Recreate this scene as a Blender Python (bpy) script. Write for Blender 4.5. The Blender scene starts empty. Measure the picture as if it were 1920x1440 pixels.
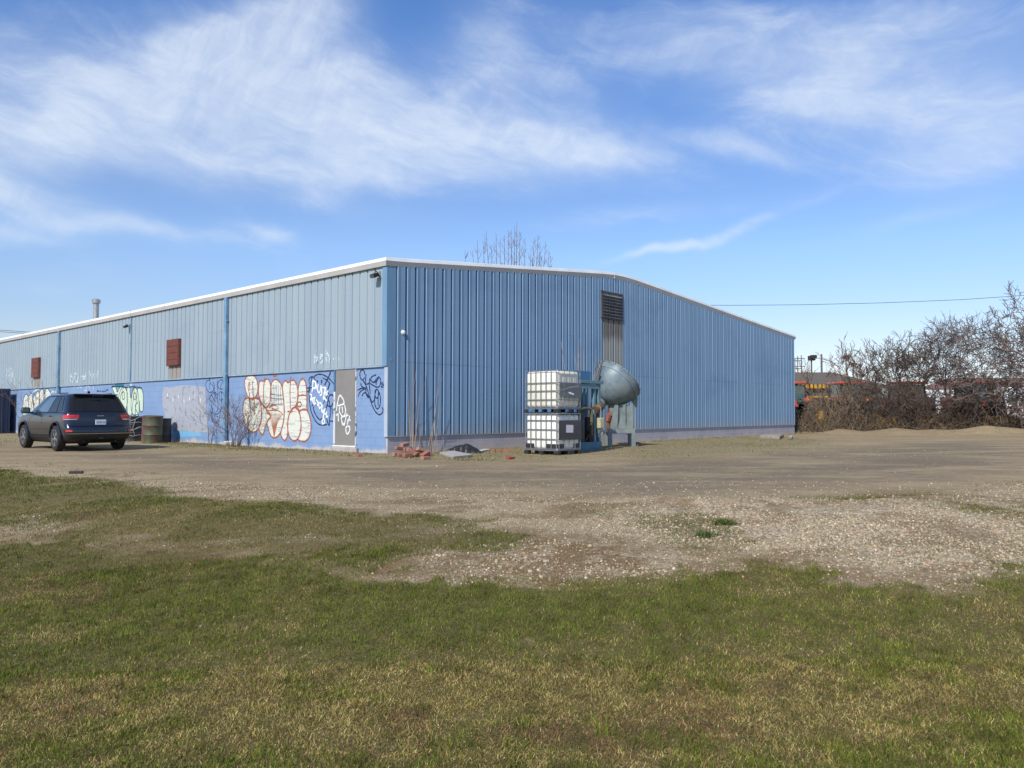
import bpy, bmesh, math, random
import numpy as np
from mathutils import Vector, Matrix
R = math.radians
# ------------------------------------------------------------------ camera, world, sun, exposure
scene = bpy.context.scene
COL = scene.collection
F = 1462.0; CX = 960.0; CY = 720.0; CAMZ = 1.15; PITCH = math.atan(53.0/F)
cd = bpy.data.cameras.new('camera'); cam = bpy.data.objects.new('camera', cd); COL.objects.link(cam)
cam.location = (0, 0, CAMZ); cam.rotation_euler = (R(90)+PITCH, 0, 0)
cd.sensor_width = 36; cd.lens = F/1920*36; cd.clip_start = .05; cd.clip_end = 3000
scene.camera = cam
scene.render.resolution_x = 1024; scene.render.resolution_y = 768
SUN_EL = R(40)
SX, SY = -.47, -.883                         # horizontal direction towards the sun
sunv = Vector((SX*math.cos(SUN_EL), SY*math.cos(SUN_EL), math.sin(SUN_EL)))
sl = bpy.data.lights.new('sun', 'SUN'); sl.energy = 4.5; sl.angle = R(.53); sl.color = (1, .945, .86)
so = bpy.data.objects.new('sun', sl); COL.objects.link(so); so.rotation_euler = sunv.to_track_quat('Z', 'Y').to_euler()
vs = scene.view_settings
vs.view_transform = 'Standard'; vs.look = 'None'; vs.exposure = 0.10; vs.gamma = 1
vs.use_curve_mapping = False

world = bpy.data.worlds.new('World'); scene.world = world; world.use_nodes = True
def build_world():
    nt = world.node_tree; nt.nodes.clear(); N = nt.nodes.new; L = nt.links.new
    out = N('ShaderNodeOutputWorld'); bg = N('ShaderNodeBackground'); L(bg.outputs[0], out.inputs[0])
    sky = N('ShaderNodeTexSky'); sky.sky_type = 'NISHITA'; sky.sun_disc = False
    sky.sun_elevation = SUN_EL; sky.sun_rotation = math.atan2(SX, SY)
    sky.altitude = 100; sky.air_density = 1.0; sky.dust_density = .35; sky.ozone_density = 2.2
    tc = N('ShaderNodeTexCoord'); sep = N('ShaderNodeSeparateXYZ'); L(tc.outputs['Generated'], sep.inputs[0])
    def m(op, a, b=None, c=None, clamp=False):
        n = N('ShaderNodeMath'); n.operation = op; n.use_clamp = clamp
        for i, v in enumerate((a, b, c)):
            if v is None: continue
            if isinstance(v, (int, float)): n.inputs[i].default_value = v
            else: L(v, n.inputs[i])
        return n.outputs[0]
    az = m('ARCTAN2', sep.outputs[0], sep.outputs[1]); el = m('ARCSINE', sep.outputs[2])
    # noise coordinates: the sky plane, warped
    zz = m('ADD', m('MAXIMUM', sep.outputs[2], 0.0), .16)
    pu = m('DIVIDE', sep.outputs[0], zz); pv = m('DIVIDE', sep.outputs[1], zz)
    def comb(a, b, c=0.0):
        n = N('ShaderNodeCombineXYZ')
        for i, v in enumerate((a, b, c)):
            if isinstance(v, (int, float)): n.inputs[i].default_value = v
            else: L(v, n.inputs[i])
        return n.outputs[0]
    def noise(vec, sc, det=8, rough=.6, dist=0.0):
        n = N('ShaderNodeTexNoise'); n.inputs['Scale'].default_value = sc; n.inputs['Detail'].default_value = det
        n.inputs['Roughness'].default_value = rough; n.inputs['Distortion'].default_value = dist; L(vec, n.inputs['Vector'])
        return n.outputs[0]
    def rot(a, b, deg, sa, sb):
        c, s = math.cos(R(deg)), math.sin(R(deg))
        p = m('MULTIPLY', m('ADD', m('MULTIPLY', a, c), m('MULTIPLY', b, s)), sa)
        q = m('MULTIPLY', m('SUBTRACT', m('MULTIPLY', b, c), m('MULTIPLY', a, s)), sb)
        return p, q
    azw = m('ADD', az, m('MULTIPLY', m('SUBTRACT', noise(comb(az, el, 3.1), 5, 3), .5), .08))
    elw = m('ADD', el, m('MULTIPLY', m('SUBTRACT', noise(comb(az, el, 9.7), 7, 3), .5), .045))
    def rmp(v, a, b, c=0.0, d=1.0):
        n = N('ShaderNodeMapRange'); n.interpolation_type = 'SMOOTHSTEP'
        for i, q in zip((1, 2, 3, 4), (a, b, c, d)): n.inputs[i].default_value = q
        L(v, n.inputs[0]); return n.outputs[0]
    a1, b1 = rot(azw, elw, -12, 2.6, 9); fine1 = noise(comb(a1, b1), 4.2, 12, .66, .3)
    a2, b2 = rot(azw, elw, 62, 3.0, 9); fine2 = noise(comb(a2, b2, 5.0), 4.5, 12, .66, .3)
    a3, b3 = rot(azw, elw, -8, 1.0, 2.6); soft = noise(comb(a3, b3, 2.0), 5.0, 8, .62, .5)
    which = rmp(noise(comb(az, el, 7.0), 3.0, 3), .42, .58)
    fine = m('ADD', m('MULTIPLY', fine1, m('SUBTRACT', 1.0, m('MULTIPLY', which, .7))), m('MULTIPLY', fine2, m('MULTIPLY', which, .7)))
    def blob(px, py, sx, sy, deg, amp, pw=1.0):       # centre given as a direction; widths in px of 1/1462 rad
        ax = math.atan((px-CX)/F); e = math.atan((773-py)/math.hypot(F, px-CX))
        da = m('SUBTRACT', azw, ax); de = m('SUBTRACT', elw, e)
        c, s = math.cos(R(deg)), math.sin(R(deg))
        p = m('MULTIPLY', m('ADD', m('MULTIPLY', da, c), m('MULTIPLY', de, s)), F/sx)
        q = m('MULTIPLY', m('SUBTRACT', m('MULTIPLY', de, c), m('MULTIPLY', da, s)), F/sy)
        r2 = m('ADD', m('MULTIPLY', p, p), m('MULTIPLY', q, q))
        return m('MULTIPLY', m('EXPONENT', m('MULTIPLY', r2, -1.0)), amp)
    blobs = [(60, 190, 230, 110, 0, .42), (200, 60, 330, 90, 10, .26), (330, 150, 300, 45, 34, .70), (200, 215, 190, 45, 14, .62), (480, 40, 170, 45, 22, .60), (470, 200, 210, 60, 0, .50),
             (640, 190, 230, 80, -18, .62), (760, 250, 330, 55, -8, .66), (960, 255, 240, 38, -6, .66), (1120, 268, 130, 26, -10, .55), (640, 90, 160, 70, -30, .34), (1000, 190, 260, 60, -22, .40),
             (500, 300, 330, 40, 0, .40), (1350, 262, 100, 18, -18, .30), (1440, 290, 90, 16, -20, .27), (900, 60, 110, 90, 50, .34), (1070, 110, 170, 90, -30, .34), (1250, 40, 200, 60, -10, .26),
             (1560, 90, 280, 110, -8, .42), (1560, 185, 90, 16, -5, .42), (1470, 150, 200, 60, -20, .28), (1880, 240, 130, 80, 6, .62), (1750, 60, 300, 90, 0, .40), (1700, 180, 220, 60, 0, .30),
             (210, 422, 160, 18, -1, .66), (40, 360, 110, 26, -4, .50), (20, 436, 100, 16, 0, .46), (500, 433, 44, 11, -8, .55), (430, 300, 400, 60, 0, .22), (1285, 452, 150, 11, 13, .62), (1230, 470, 60, 9, 10, .36), (1180, 405, 170, 22, 4, .30),
             (1740, 405, 110, 12, 8, .34), (1525, 638, 45, 10, -3, .36), (620, 380, 200, 26, -6, .20), (90, 545, 70, 14, 0, .2), (960, 330, 500, 50, -3, .16), (520, 440, 500, 80, 0, .24), (150, 520, 300, 60, 0, .22), (1750, 330, 250, 60, 0, .2)]
    tot = None
    for b in blobs:
        v = blob(*b); tot = v if tot is None else m('ADD', tot, v)
    # sparse cirrus over the rest of the dome (behind the camera and overhead)
    up = N('ShaderNodeMapRange'); up.inputs[1].default_value = .55; up.inputs[2].default_value = .9; L(el, up.inputs[0])
    bk = N('ShaderNodeMapRange'); bk.inputs[1].default_value = 1.0; bk.inputs[2].default_value = 1.5; L(m('ABSOLUTE', az), bk.inputs[0])
    tot = m('ADD', tot, m('MULTIPLY', m('MAXIMUM', up.outputs[0], bk.outputs[0]), .4))
    cov = m('MULTIPLY', rmp(m('ADD', m('MULTIPLY', tot, .62), m('MULTIPLY', m('SUBTRACT', soft, .5), 1.5)), .10, .80), rmp(tot, .02, .35))
    fil = rmp(fine, .25, .75, .40, 1.0)
    def rmp2(v): return m('MULTIPLY', v, 2.0, None, True)
    veil = m('MULTIPLY', rmp(tot, .03, .9), .24)
    mrv = m('MINIMUM', m('ADD', m('MULTIPLY', m('MULTIPLY', cov, fil), CLOUDK), veil), .85)
    gain = N('ShaderNodeMix'); gain.data_type = 'RGBA'; gain.blend_type = 'MULTIPLY'; gain.inputs[0].default_value = 1
    L(sky.outputs[0], gain.inputs[6]); cr_ = N('ShaderNodeValToRGB'); L(rmp2(el), cr_.inputs[0]); L(cr_.outputs[0], gain.inputs[7])
    E = cr_.color_ramp.elements; E[0].position = .16; E[0].color = (.58, .55, .60, 1); E[1].position = .90; E[1].color = (.415, .60, .84, 1)
    e_ = E.new(.54); e_.color = (.52, .60, .745, 1); e_ = E.new(.40); e_.color = (.585, .645, .755, 1); e_ = E.new(.02); e_.color = (.52, .52, .66, 1); gain2 = N('ShaderNodeVectorMath'); gain2.operation = 'SCALE'; gain2.inputs[3].default_value = 1.54; L(gain.outputs[2], gain2.inputs[0])
    mix = N('ShaderNodeMix'); mix.data_type = 'RGBA'; L(mrv, mix.inputs[0])
    L(gain2.outputs[0], mix.inputs[6]); mix.inputs[7].default_value = CLOUD
    L(mix.outputs[2], bg.inputs[0]); bg.inputs[1].default_value = .132
CLOUD = (5.5, 6.15, 7.05, 1); CLOUDK = .60
build_world()

# ------------------------------------------------------------------ helpers
def prop(o, label=None, cat=None, group=None, kind=None):
    if label: o['label'] = label
    if cat: o['category'] = cat
    if group: o['group'] = group
    if kind: o['kind'] = kind
    return o
def thing(name, label, cat, loc=(0, 0, 0), rz=0, group=None):
    o = bpy.data.objects.new(name, None); COL.objects.link(o); o.location = loc; o.rotation_euler = (0, 0, rz)
    o.empty_display_size = .2
    return prop(o, label, cat, group)
class MB:
    def __init__(s): s.v = []; s.f = []
    def add(s, v, f):
        n = len(s.v); s.v += [tuple(a) for a in v]; s.f += [tuple(n+i for i in a) for a in f]; return s
    def box(s, x0, x1, y0, y1, z0, z1, M=None):
        v = [Vector((x, y, z)) for x in (x0, x1) for y in (y0, y1) for z in (z0, z1)]
        if M is not None: v = [M @ a for a in v]
        return s.add(v, [(0, 1, 3, 2), (4, 6, 7, 5), (0, 4, 5, 1), (2, 3, 7, 6), (0, 2, 6, 4), (1, 5, 7, 3)])
    def bar(s, a, b, w, h=None, up=(0, 0, 1)):
        a = Vector(a); b = Vector(b); h = h or w; d = (b-a); L = d.length
        if L < 1e-6: return s
        d.normalize(); u = Vector(up)
        if abs(d.dot(u)) > .98: u = Vector((1, 0, 0))
        x = d.cross(u).normalized(); y = x.cross(d)
        v = []
        for p in (a, b):
            for i, j in ((-1, -1), (1, -1), (1, 1), (-1, 1)): v.append(p+x*(i*w/2)+y*(j*h/2))
        return s.add(v, [(3, 2, 1, 0), (4, 5, 6, 7), (0, 1, 5, 4), (1, 2, 6, 5), (2, 3, 7, 6), (3, 0, 4, 7)])
    def tube(s, pts, r, n=8, caps=True):
        pts = [Vector(p) for p in pts]; m = len(pts)
        rs = r if isinstance(r, (list, tuple)) else [r]*m
        v = []; f = []; x = None
        for i, p in enumerate(pts):
            d = (pts[min(i+1, m-1)]-pts[max(i-1, 0)])
            if d.length < 1e-9: d = Vector((0, 0, 1))
            d.normalize()
            if x is None:
                u = Vector((0, 0, 1)) if abs(d.z) < .95 else Vector((1, 0, 0)); x = d.cross(u).normalized()
            else:
                x = x-d*x.dot(d)
                x = x.normalized() if x.length > 1e-6 else d.orthogonal().normalized()
            y = d.cross(x)
            for k in range(n):
                a = 2*math.pi*k/n; v.append(p+x*(math.cos(a)*rs[i])+y*(math.sin(a)*rs[i]))
        for i in range(m-1):
            for k in range(n):
                a = i*n+k; b = i*n+(k+1) % n; f.append((a, b, b+n, a+n))
        if caps: f.append(tuple(range(n))[::-1]); f.append(tuple(range((m-1)*n, m*n)))
        return s.add(v, f)
    def lathe(s, prof, n=24, M=None, capb=True, capt=True):
        v = []; f = []
        for (r, z) in prof:
            for k in range(n):
                a = 2*math.pi*k/n; p = Vector((r*math.cos(a), r*math.sin(a), z)); v.append(M @ p if M is not None else p)
        for i in range(len(prof)-1):
            for k in range(n):
                a = i*n+k; b = i*n+(k+1) % n; f.append((a, b, b+n, a+n))
        if capb: f.append(tuple(range(n))[::-1])
        if capt: f.append(tuple(range((len(prof)-1)*n, len(prof)*n)))
        return s.add(v, f)
    def prism(s, poly, z0, z1, M=None):
        n = len(poly); v = [Vector((p[0], p[1], z0)) for p in poly]+[Vector((p[0], p[1], z1)) for p in poly]
        if M is not None: v = [M @ a for a in v]
        return s.add(v, [tuple(range(n))[::-1], tuple(range(n, 2*n))]+[(i, (i+1) % n, (i+1) % n+n, i+n) for i in range(n)])
    def rbox(s, x0, x1, y0, y1, z0, z1, r, seg=3, M=None):
        bm = bmesh.new(); bmesh.ops.create_cube(bm, size=1)
        for v in bm.verts: v.co = Vector(((x0+x1)/2+v.co.x*(x1-x0), (y0+y1)/2+v.co.y*(y1-y0), (z0+z1)/2+v.co.z*(z1-z0)))
        bmesh.ops.bevel(bm, geom=bm.edges[:], offset=r, segments=seg, profile=.5, affect='EDGES')
        bm.verts.index_update()
        v = [M @ a.co if M is not None else a.co.copy() for a in bm.verts]; f = [[q.index for q in p.verts] for p in bm.faces]
        bm.free(); return s.add(v, f)
    def build(s, name, mat, parent=None, smooth=False, bevel=0, recalc=True):
        me = bpy.data.meshes.new(name); me.from_pydata(s.v, [], s.f); me.validate()
        if recalc:
            bm = bmesh.new(); bm.from_mesh(me); bmesh.ops.recalc_face_normals(bm, faces=bm.faces); bm.to_mesh(me); bm.free()
        me.materials.append(mat)
        o = bpy.data.objects.new(name, me); COL.objects.link(o)
        if parent is not None: o.parent = parent
        if smooth:
            me.shade_smooth()
            try: me.set_sharp_from_angle(angle=R(35))
            except Exception: pass
        if bevel:
            b = o.modifiers.new('bevel', 'BEVEL'); b.width = bevel; b.segments = 2; b.limit_method = 'ANGLE'
        return o
def T(x, y, z): return Matrix.Translation((x, y, z))
def RX(a): return Matrix.Rotation(R(a), 4, 'X')
def RY(a): return Matrix.Rotation(R(a), 4, 'Y')
def RZ(a): return Matrix.Rotation(R(a), 4, 'Z')
def dup(root, loc=None, rz=None, label=None, group=None):
    r = root.copy(); COL.objects.link(r)
    if loc is not None: r.location = loc
    if rz is not None: r.rotation_euler = (0, 0, rz)
    if label: r['label'] = label
    if group: r['group'] = group
    for ch in list(root.children):
        c = ch.copy(); COL.objects.link(c); c.parent = r
        for g in list(ch.children):
            d = g.copy(); COL.objects.link(d); d.parent = c
    return r

# ---- materials
def mat(name, col, rough=.6, metal=0.0, col2=None, nscale=3.0, namt=1.0, bump=0.0, bscale=40, spec=.5, stretch=(1, 1, 1), thr=(.35, .7), coat=0):
    m = bpy.data.materials.new(name); m.use_nodes = True; nt = m.node_tree; N = nt.nodes.new; L = nt.links.new
    b = nt.nodes['Principled BSDF']; b.inputs['Roughness'].default_value = rough; b.inputs['Metallic'].default_value = metal
    b.inputs['Specular IOR Level'].default_value = spec; b.inputs['Coat Weight'].default_value = coat
    c2 = col2 if col2 is not None else tuple(x*.8 for x in col)
    tc = N('ShaderNodeTexCoord'); mp = N('ShaderNodeMapping'); L(tc.outputs['Object'], mp.inputs[0]); mp.inputs['Scale'].default_value = stretch
    n = N('ShaderNodeTexNoise'); n.inputs['Scale'].default_value = nscale; n.inputs['Detail'].default_value = 7; n.inputs['Roughness'].default_value = .62; L(mp.outputs[0], n.inputs['Vector'])
    mr = N('ShaderNodeMapRange'); mr.inputs[1].default_value = thr[0]; mr.inputs[2].default_value = thr[1]; mr.inputs[4].default_value = namt; L(n.outputs[0], mr.inputs[0])
    mx = N('ShaderNodeMix'); mx.data_type = 'RGBA'; L(mr.outputs[0], mx.inputs[0]); mx.inputs[6].default_value = (*col, 1); mx.inputs[7].default_value = (*c2, 1)
    L(mx.outputs[2], b.inputs['Base Color'])
    if bump:
        bn = N('ShaderNodeTexNoise'); bn.inputs['Scale'].default_value = bscale; bn.inputs['Detail'].default_value = 5; L(tc.outputs['Object'], bn.inputs['Vector'])
        bp = N('ShaderNodeBump'); bp.inputs['Strength'].default_value = bump; bp.inputs['Distance'].default_value = .02; L(bn.outputs[0], bp.inputs['Height']); L(bp.outputs[0], b.inputs['Normal'])
    return m
def nodes_of(m):
    nt = m.node_tree; return nt, nt.nodes.new, nt.links.new, nt.nodes['Principled BSDF']
def mth(nt, op, a, b=None, clamp=False):
    n = nt.nodes.new('ShaderNodeMath'); n.operation = op; n.use_clamp = clamp
    for i, v in enumerate((a, b)):
        if v is None: continue
        if isinstance(v, (int, float)): n.inputs[i].default_value = v
        else: nt.links.new(v, n.inputs[i])
    return n.outputs[0]
def ramp(nt, v, a, b, smooth=True):
    n = nt.nodes.new('ShaderNodeMapRange'); n.inputs[1].default_value = a; n.inputs[2].default_value = b
    if smooth: n.interpolation_type = 'SMOOTHSTEP'
    nt.links.new(v, n.inputs[0]); return n.outputs[0]
def mixc(nt, f, a, b):
    n = nt.nodes.new('ShaderNodeMix'); n.data_type = 'RGBA'
    for i, v in ((0, f), (6, a), (7, b)):
        if isinstance(v, (int, float)): n.inputs[i].default_value = v
        elif isinstance(v, tuple): n.inputs[i].default_value = (*v[:3], 1)
        else: nt.links.new(v, n.inputs[i])
    return n.outputs[2]
def tnoise(nt, vec, sc, det=6, rough=.6):
    n = nt.nodes.new('ShaderNodeTexNoise'); n.inputs['Scale'].default_value = sc; n.inputs['Detail'].default_value = det; n.inputs['Roughness'].default_value = rough
    nt.links.new(vec, n.inputs['Vector']); return n.outputs[0]
def mapping(nt, vec, sc=(1, 1, 1), loc=(0, 0, 0)):
    n = nt.nodes.new('ShaderNodeMapping'); n.inputs['Scale'].default_value = sc; n.inputs['Location'].default_value = loc; nt.links.new(vec, n.inputs[0]); return n.outputs[0]

# ---- rays: a direction of the survey photograph to a point on a real surface
_cr = cam.rotation_euler.to_matrix()
def ray(px, py):
    return (_cr @ Vector(((px-CX)/F, -(py-CY)/F, -1))).normalized()
CO = Vector((0, 0, CAMZ))
C0 = Vector((-3.44, 21.3, 0)); BANG = math.atan2(1613, F)      # building corner and bearing
BANG = R(90)-math.atan(1326/F)                                  # angle of the gable wall direction from +X
GX = Vector((math.cos(BANG), math.sin(BANG), 0)); DY = Vector((-GX.y, GX.x, 0))
def onplane(px, py, p0, n):
    d = ray(px, py); t = (p0-CO).dot(n)/d.dot(n); return CO+d*t
def LW(px, py, off=0.0):        # left wall: returns (along, z)
    p = onplane(px, py, C0-GX*off, GX)-C0; return p.dot(DY), p.z
def GW(px, py, off=0.0):        # gable wall
    p = onplane(px, py, C0-DY*off, DY)-C0; return p.dot(GX), p.z
def atdepth(px, py, Y):
    d = ray(px, py); return CO+d*(Y/d.y)
def loc2w(x, y, z=0): return C0+GX*x+DY*y+Vector((0, 0, z))

# ---- numpy noise
def _h(ix, iy, s):
    n = (ix.astype(np.int64)*374761393+iy.astype(np.int64)*668265263+s*1442695041) & 0xffffffff
    n = ((n ^ (n >> 13))*1274126177) & 0xffffffff
    return ((n ^ (n >> 16)) & 0xffffff)/float(0xffffff)
def vn(x, y, s=0):
    ix = np.floor(x); iy = np.floor(y); fx = x-ix; fy = y-iy; fx = fx*fx*(3-2*fx); fy = fy*fy*(3-2*fy)
    a = _h(ix, iy, s); b = _h(ix+1, iy, s); c = _h(ix, iy+1, s); d = _h(ix+1, iy+1, s)
    return (a*(1-fx)+b*fx)*(1-fy)+(c*(1-fx)+d*fx)*fy
def fbm(x, y, s=0, o=4):
    t = 0; a = .5; k = 0
    for i in range(o): t = t+a*vn(x*2**i+i*17.3, y*2**i+i*9.1, s+i); k += a; a *= .5
    return t/k
def sst(t): t = np.clip(t, 0, 1); return t*t*(3-2*t)
# ------------------------------------------------------------------ terrain
EX = [-30, -10, -5.3, -2.9, -1.4, 0, 4, 10, 30]; EY = [24, 15.5, 11.8, 9.5, 8.4, 8.0, 7.6, 8.2, 10]
def H(x, y):
    x = np.asarray(x, float); y = np.asarray(y, float)
    e = np.interp(x, EX, EY); h = -.36*sst((e+.4-y)/5.0)
    h = h+.05*(fbm(x*.35, y*.35, 5, 3)-.5)*sst((y-1)/3)*sst((60-y)/30)
    h = h+.016*(fbm(x*2.2, y*2.2, 8, 3)-.5)
    for (mx, my, sx, sy, a) in MOUNDS:
        h = h+a*np.exp(-((x-mx)/sx)**2-((y-my)/sy)**2)*(.35+1.3*fbm(x*1.9, y*1.9, 31, 4))
    # fall away a little past the far end of the yard
    return h
MOUNDS = [(2.6, 9.35, 2.3, .7, .13), (4.6, 8.7, 1.8, .9, .08), (24.4, 40.2, 1.2, .9, .45), (26.6, 40.6, 1.5, .9, .30), (20.2, 41.8, 1.2, .8, .26), (17.6, 42.3, .9, .8, .26), (22.4, 41.0, .9, .7, .22), (29.6, 39.6, 1.3, 1.0, .25), (15.2, 43.0, 1.0, .7, .2)]
def Hs(x, y): return float(H(np.array([x]), np.array([y]))[0])
def G(px, py):
    d = ray(px, py); z = 0.0
    for i in range(12):
        if d.z >= -1e-4: return CO+d*80
        p = CO+d*((z-CAMZ)/d.z); z = .5*z+.5*Hs(p.x, p.y)
    return p
def gpoly(pts): return np.array([[G(*p).x, G(*p).y] for p in pts])
def inside(P, x, y):
    r = np.zeros(x.shape, bool); n = len(P); j = n-1
    for i in range(n):
        xi, yi = P[i]; xj, yj = P[j]
        if yi != yj: r ^= ((yi > y) != (yj > y)) & (x < (xj-xi)*(y-yi)/(yj-yi)+xi)
        j = i
    return r
def soft(P, x, y, rad, wob, s, k=6):
    sc = 1/np.maximum(rad*3, .2)
    wx = (fbm(x*sc, y*sc, s, 4)-.5)*wob*2; wy = (fbm(x*sc+40, y*sc, s+3, 4)-.5)*wob*2
    t = np.zeros(x.shape)
    for i in range(k):
        a = 2*math.pi*i/k; t += inside(P, x+wx+rad*math.cos(a), y+wy+rad*math.sin(a))
    return t/k
LAWN1 = gpoly([(-700, 845), (-300, 858), (0, 884), (130, 897), (300, 922), (360, 938), (520, 950), (640, 962), (760, 975), (960, 983), (1010, 1000), (960, 1018), (870, 1030), (800, 1040), (740, 1060),
               (690, 1062), (560, 1040), (400, 1040), (300, 1022), (160, 1018), (0, 990), (-500, 940)])
LAWN2 = gpoly([(-900, 1000), (-300, 1005), (0, 1020), (150, 1030), (350, 1034), (480, 1068), (600, 1098), (720, 1102), (870, 1092), (1000, 1104), (1200, 1094), (1290, 1082), (1380, 1080), (1440, 1070), (1540, 1062), (1590, 1092),
               (1640, 1108), (1700, 1098), (1760, 1108), (1830, 1112), (1880, 1090), (1990, 1075), (2400, 1050), (2400, 1900), (-900, 1900)])
BROWN = gpoly([(-500, 960), (0, 985), (120, 1005), (300, 1010), (500, 1018), (620, 1030), (800, 1025), (1000, 1000), (1180, 1010), (1300, 1060), (1500, 1040), (1700, 1080), (1900, 1090), (2100, 1090), (1900, 1125), (1500, 1090), (1100, 1105), (700, 1110), (480, 1085), (300, 1050), (0, 1030), (-500, 1000)])
GRAV = gpoly([(-600, 846), (0, 866), (200, 885), (400, 905), (700, 925), (960, 925), (1200, 940), (1450, 930), (1560, 940), (1700, 930), (1920, 905), (2300, 900), (2300, 1070), (1920, 1085), (1700, 1105), (1570, 1110), (1400, 1090), (1100, 1100), (700, 1098), (760, 1050), (940, 1010), (700, 980), (380, 948), (300, 925), (0, 890), (-600, 860)])
PEB = gpoly([(700, 1098), (760, 1050), (940, 1015), (1120, 1010), (1250, 1040), (1390, 1085), (1280, 1090), (1000, 1100), (860, 1095)])
PEB2 = gpoly([(1100, 950), (1540, 940), (1920, 950), (2200, 960), (2200, 1060), (1920, 1080), (1700, 1100), (1590, 1106), (1560, 1060), (1380, 1050), (1150, 1010)])
PEB3 = gpoly([(30, 985), (70, 975), (115, 980), (112, 998), (60, 1002), (20, 998)])
ROADD = gpoly([(-500, 838), (0, 842), (200, 862), (400, 880), (700, 900), (1000, 928), (1200, 930), (1500, 910), (1750, 900), (1900, 870), (1930, 842), (1820, 828), (1600, 838), (1300, 862), (1000, 872), (700, 868), (430, 850), (200, 845), (-500, 820)])
MOSS1 = gpoly([(1120, 862), (1200, 826), (1330, 822), (1480, 818), (1560, 826), (1530, 840), (1430, 850), (1300, 856), (1200, 864)])
MOSS2 = gpoly([(270, 842), (330, 826), (430, 832), (640, 848), (724, 856), (900, 848), (1000, 842), (1090, 852), (1060, 868), (900, 866), (740, 864), (560, 856), (400, 848)])
MOSS3 = gpoly([(-60, 830), (0, 818), (40, 814), (45, 832), (0, 838)])
SOIL = gpoly([(1520, 948), (1560, 932), (1700, 922), (1820, 922), (1800, 936), (1700, 945), (1600, 952)])
def masks(x, y):
    l1 = soft(LAWN1, x, y, .26, .45, 11); l2 = soft(LAWN2, x, y, .22, .40, 12)
    rag = .25+1.5*fbm(x*4, y*4, 61, 4)
    l1 = np.clip(sst(l1*1.25*rag+(l1-.5)*.9), 0, 1); l2 = np.clip(sst(l2*1.25*rag+(l2-.5)*.9), 0, 1)
    sc = fbm(x*.9, y*.9, 60, 5)
    grass = np.maximum(l1*.92, l2)
    g2 = soft(GRAV, x, y, .35, .5, 13); peb = np.maximum.reduce([soft(PEB, x, y, .15, .25, 14), soft(PEB2, x, y, .35, .4, 15)*.9, soft(PEB3, x, y, .1, .15, 16)])
    brown = soft(BROWN, x, y, .25, .35, 17)
    road = soft(ROADD, x, y, .8, .9, 18); moss = np.maximum.reduce([soft(MOSS1, x, y, .5, .8, 19), soft(MOSS2, x, y, .35, .5, 20), soft(MOSS3, x, y, .3, .4, 21)])
    patch = sst((fbm(x*1.1, y*1.1, 62, 4)-.50)*7)*soft(PEB2, x, y, .5, .6, 22)       # weeds growing into the pebbles
    thin = sst((fbm(x*.8, y*1.4, 63, 4)-.62)*8)*l1
    grass = np.clip(grass*(1-.40*thin)+.55*patch*(1-l2), 0, 1)
    peb = np.clip(peb+thin*.3, 0, 1)*(1-.8*l2)
    brown = np.clip(np.maximum(brown*(.35+1.1*fbm(x*1.5, y*1.5, 64, 4)), np.maximum(soft(SOIL, x, y, .3, .4, 23)*.9, sst((fbm(x*1.7+9, y*2.2, 66, 4)-.50)*8)*np.clip(g2+peb, 0, 1)*.75)), 0, 1)*(1-.65*l1)
    return grass, g2*(1-.7*l2), peb, brown, road, moss
def axis(lo, hi, step, far, n):
    a = np.arange(lo, hi+step/2, step); g = np.geomspace(1, 1+far, n)[1:]-1
    return a, g
xs = np.concatenate([(-13-(np.geomspace(1, 600, 34)[1:]-1)*1.0)[::-1], np.arange(-13, 13.01, .065), 13+(np.geomspace(1, 600, 34)[1:]-1)])
ys = np.concatenate([np.array([-300, -120, -50, -20, -8, -3, -1]), np.arange(0, 13, .06), np.arange(13, 26, .14), np.arange(26, 52, .4), 52+(np.geomspace(1, 700, 22)-1)])
XX, YY = np.meshgrid(xs, ys); ZZ = H(XX, YY)
gm = bpy.data.meshes.new('ground'); nx, ny = len(xs), len(ys)
idx = np.arange(nx*ny).reshape(ny, nx); q = np.stack([idx[:-1, :-1], idx[:-1, 1:], idx[1:, 1:], idx[1:, :-1]], -1).reshape(-1, 4)
gm.vertices.add(nx*ny); gm.vertices.foreach_set('co', np.stack([XX, YY, ZZ], -1).ravel())
gm.loops.add(q.size); gm.loops.foreach_set('vertex_index', q.ravel()); gm.polygons.add(len(q)); gm.polygons.foreach_set('loop_start', np.arange(len(q))*4)
gm.update(); gm.shade_smooth()
mk = masks(XX.ravel(), YY.ravel())
def attr(me, name, arr4):
    a = me.color_attributes.new(name, 'FLOAT_COLOR', 'POINT'); a.data.foreach_set('color', np.ascontiguousarray(arr4, np.float32).ravel())
one = np.ones(nx*ny)
attr(gm, 'cover', np.stack([mk[0], mk[1], mk[2], one], -1)); attr(gm, 'cover_b', np.stack([mk[3], mk[4], mk[5], one], -1))
ground = bpy.data.objects.new('ground', gm); COL.objects.link(ground); prop(ground, kind='structure')
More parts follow.
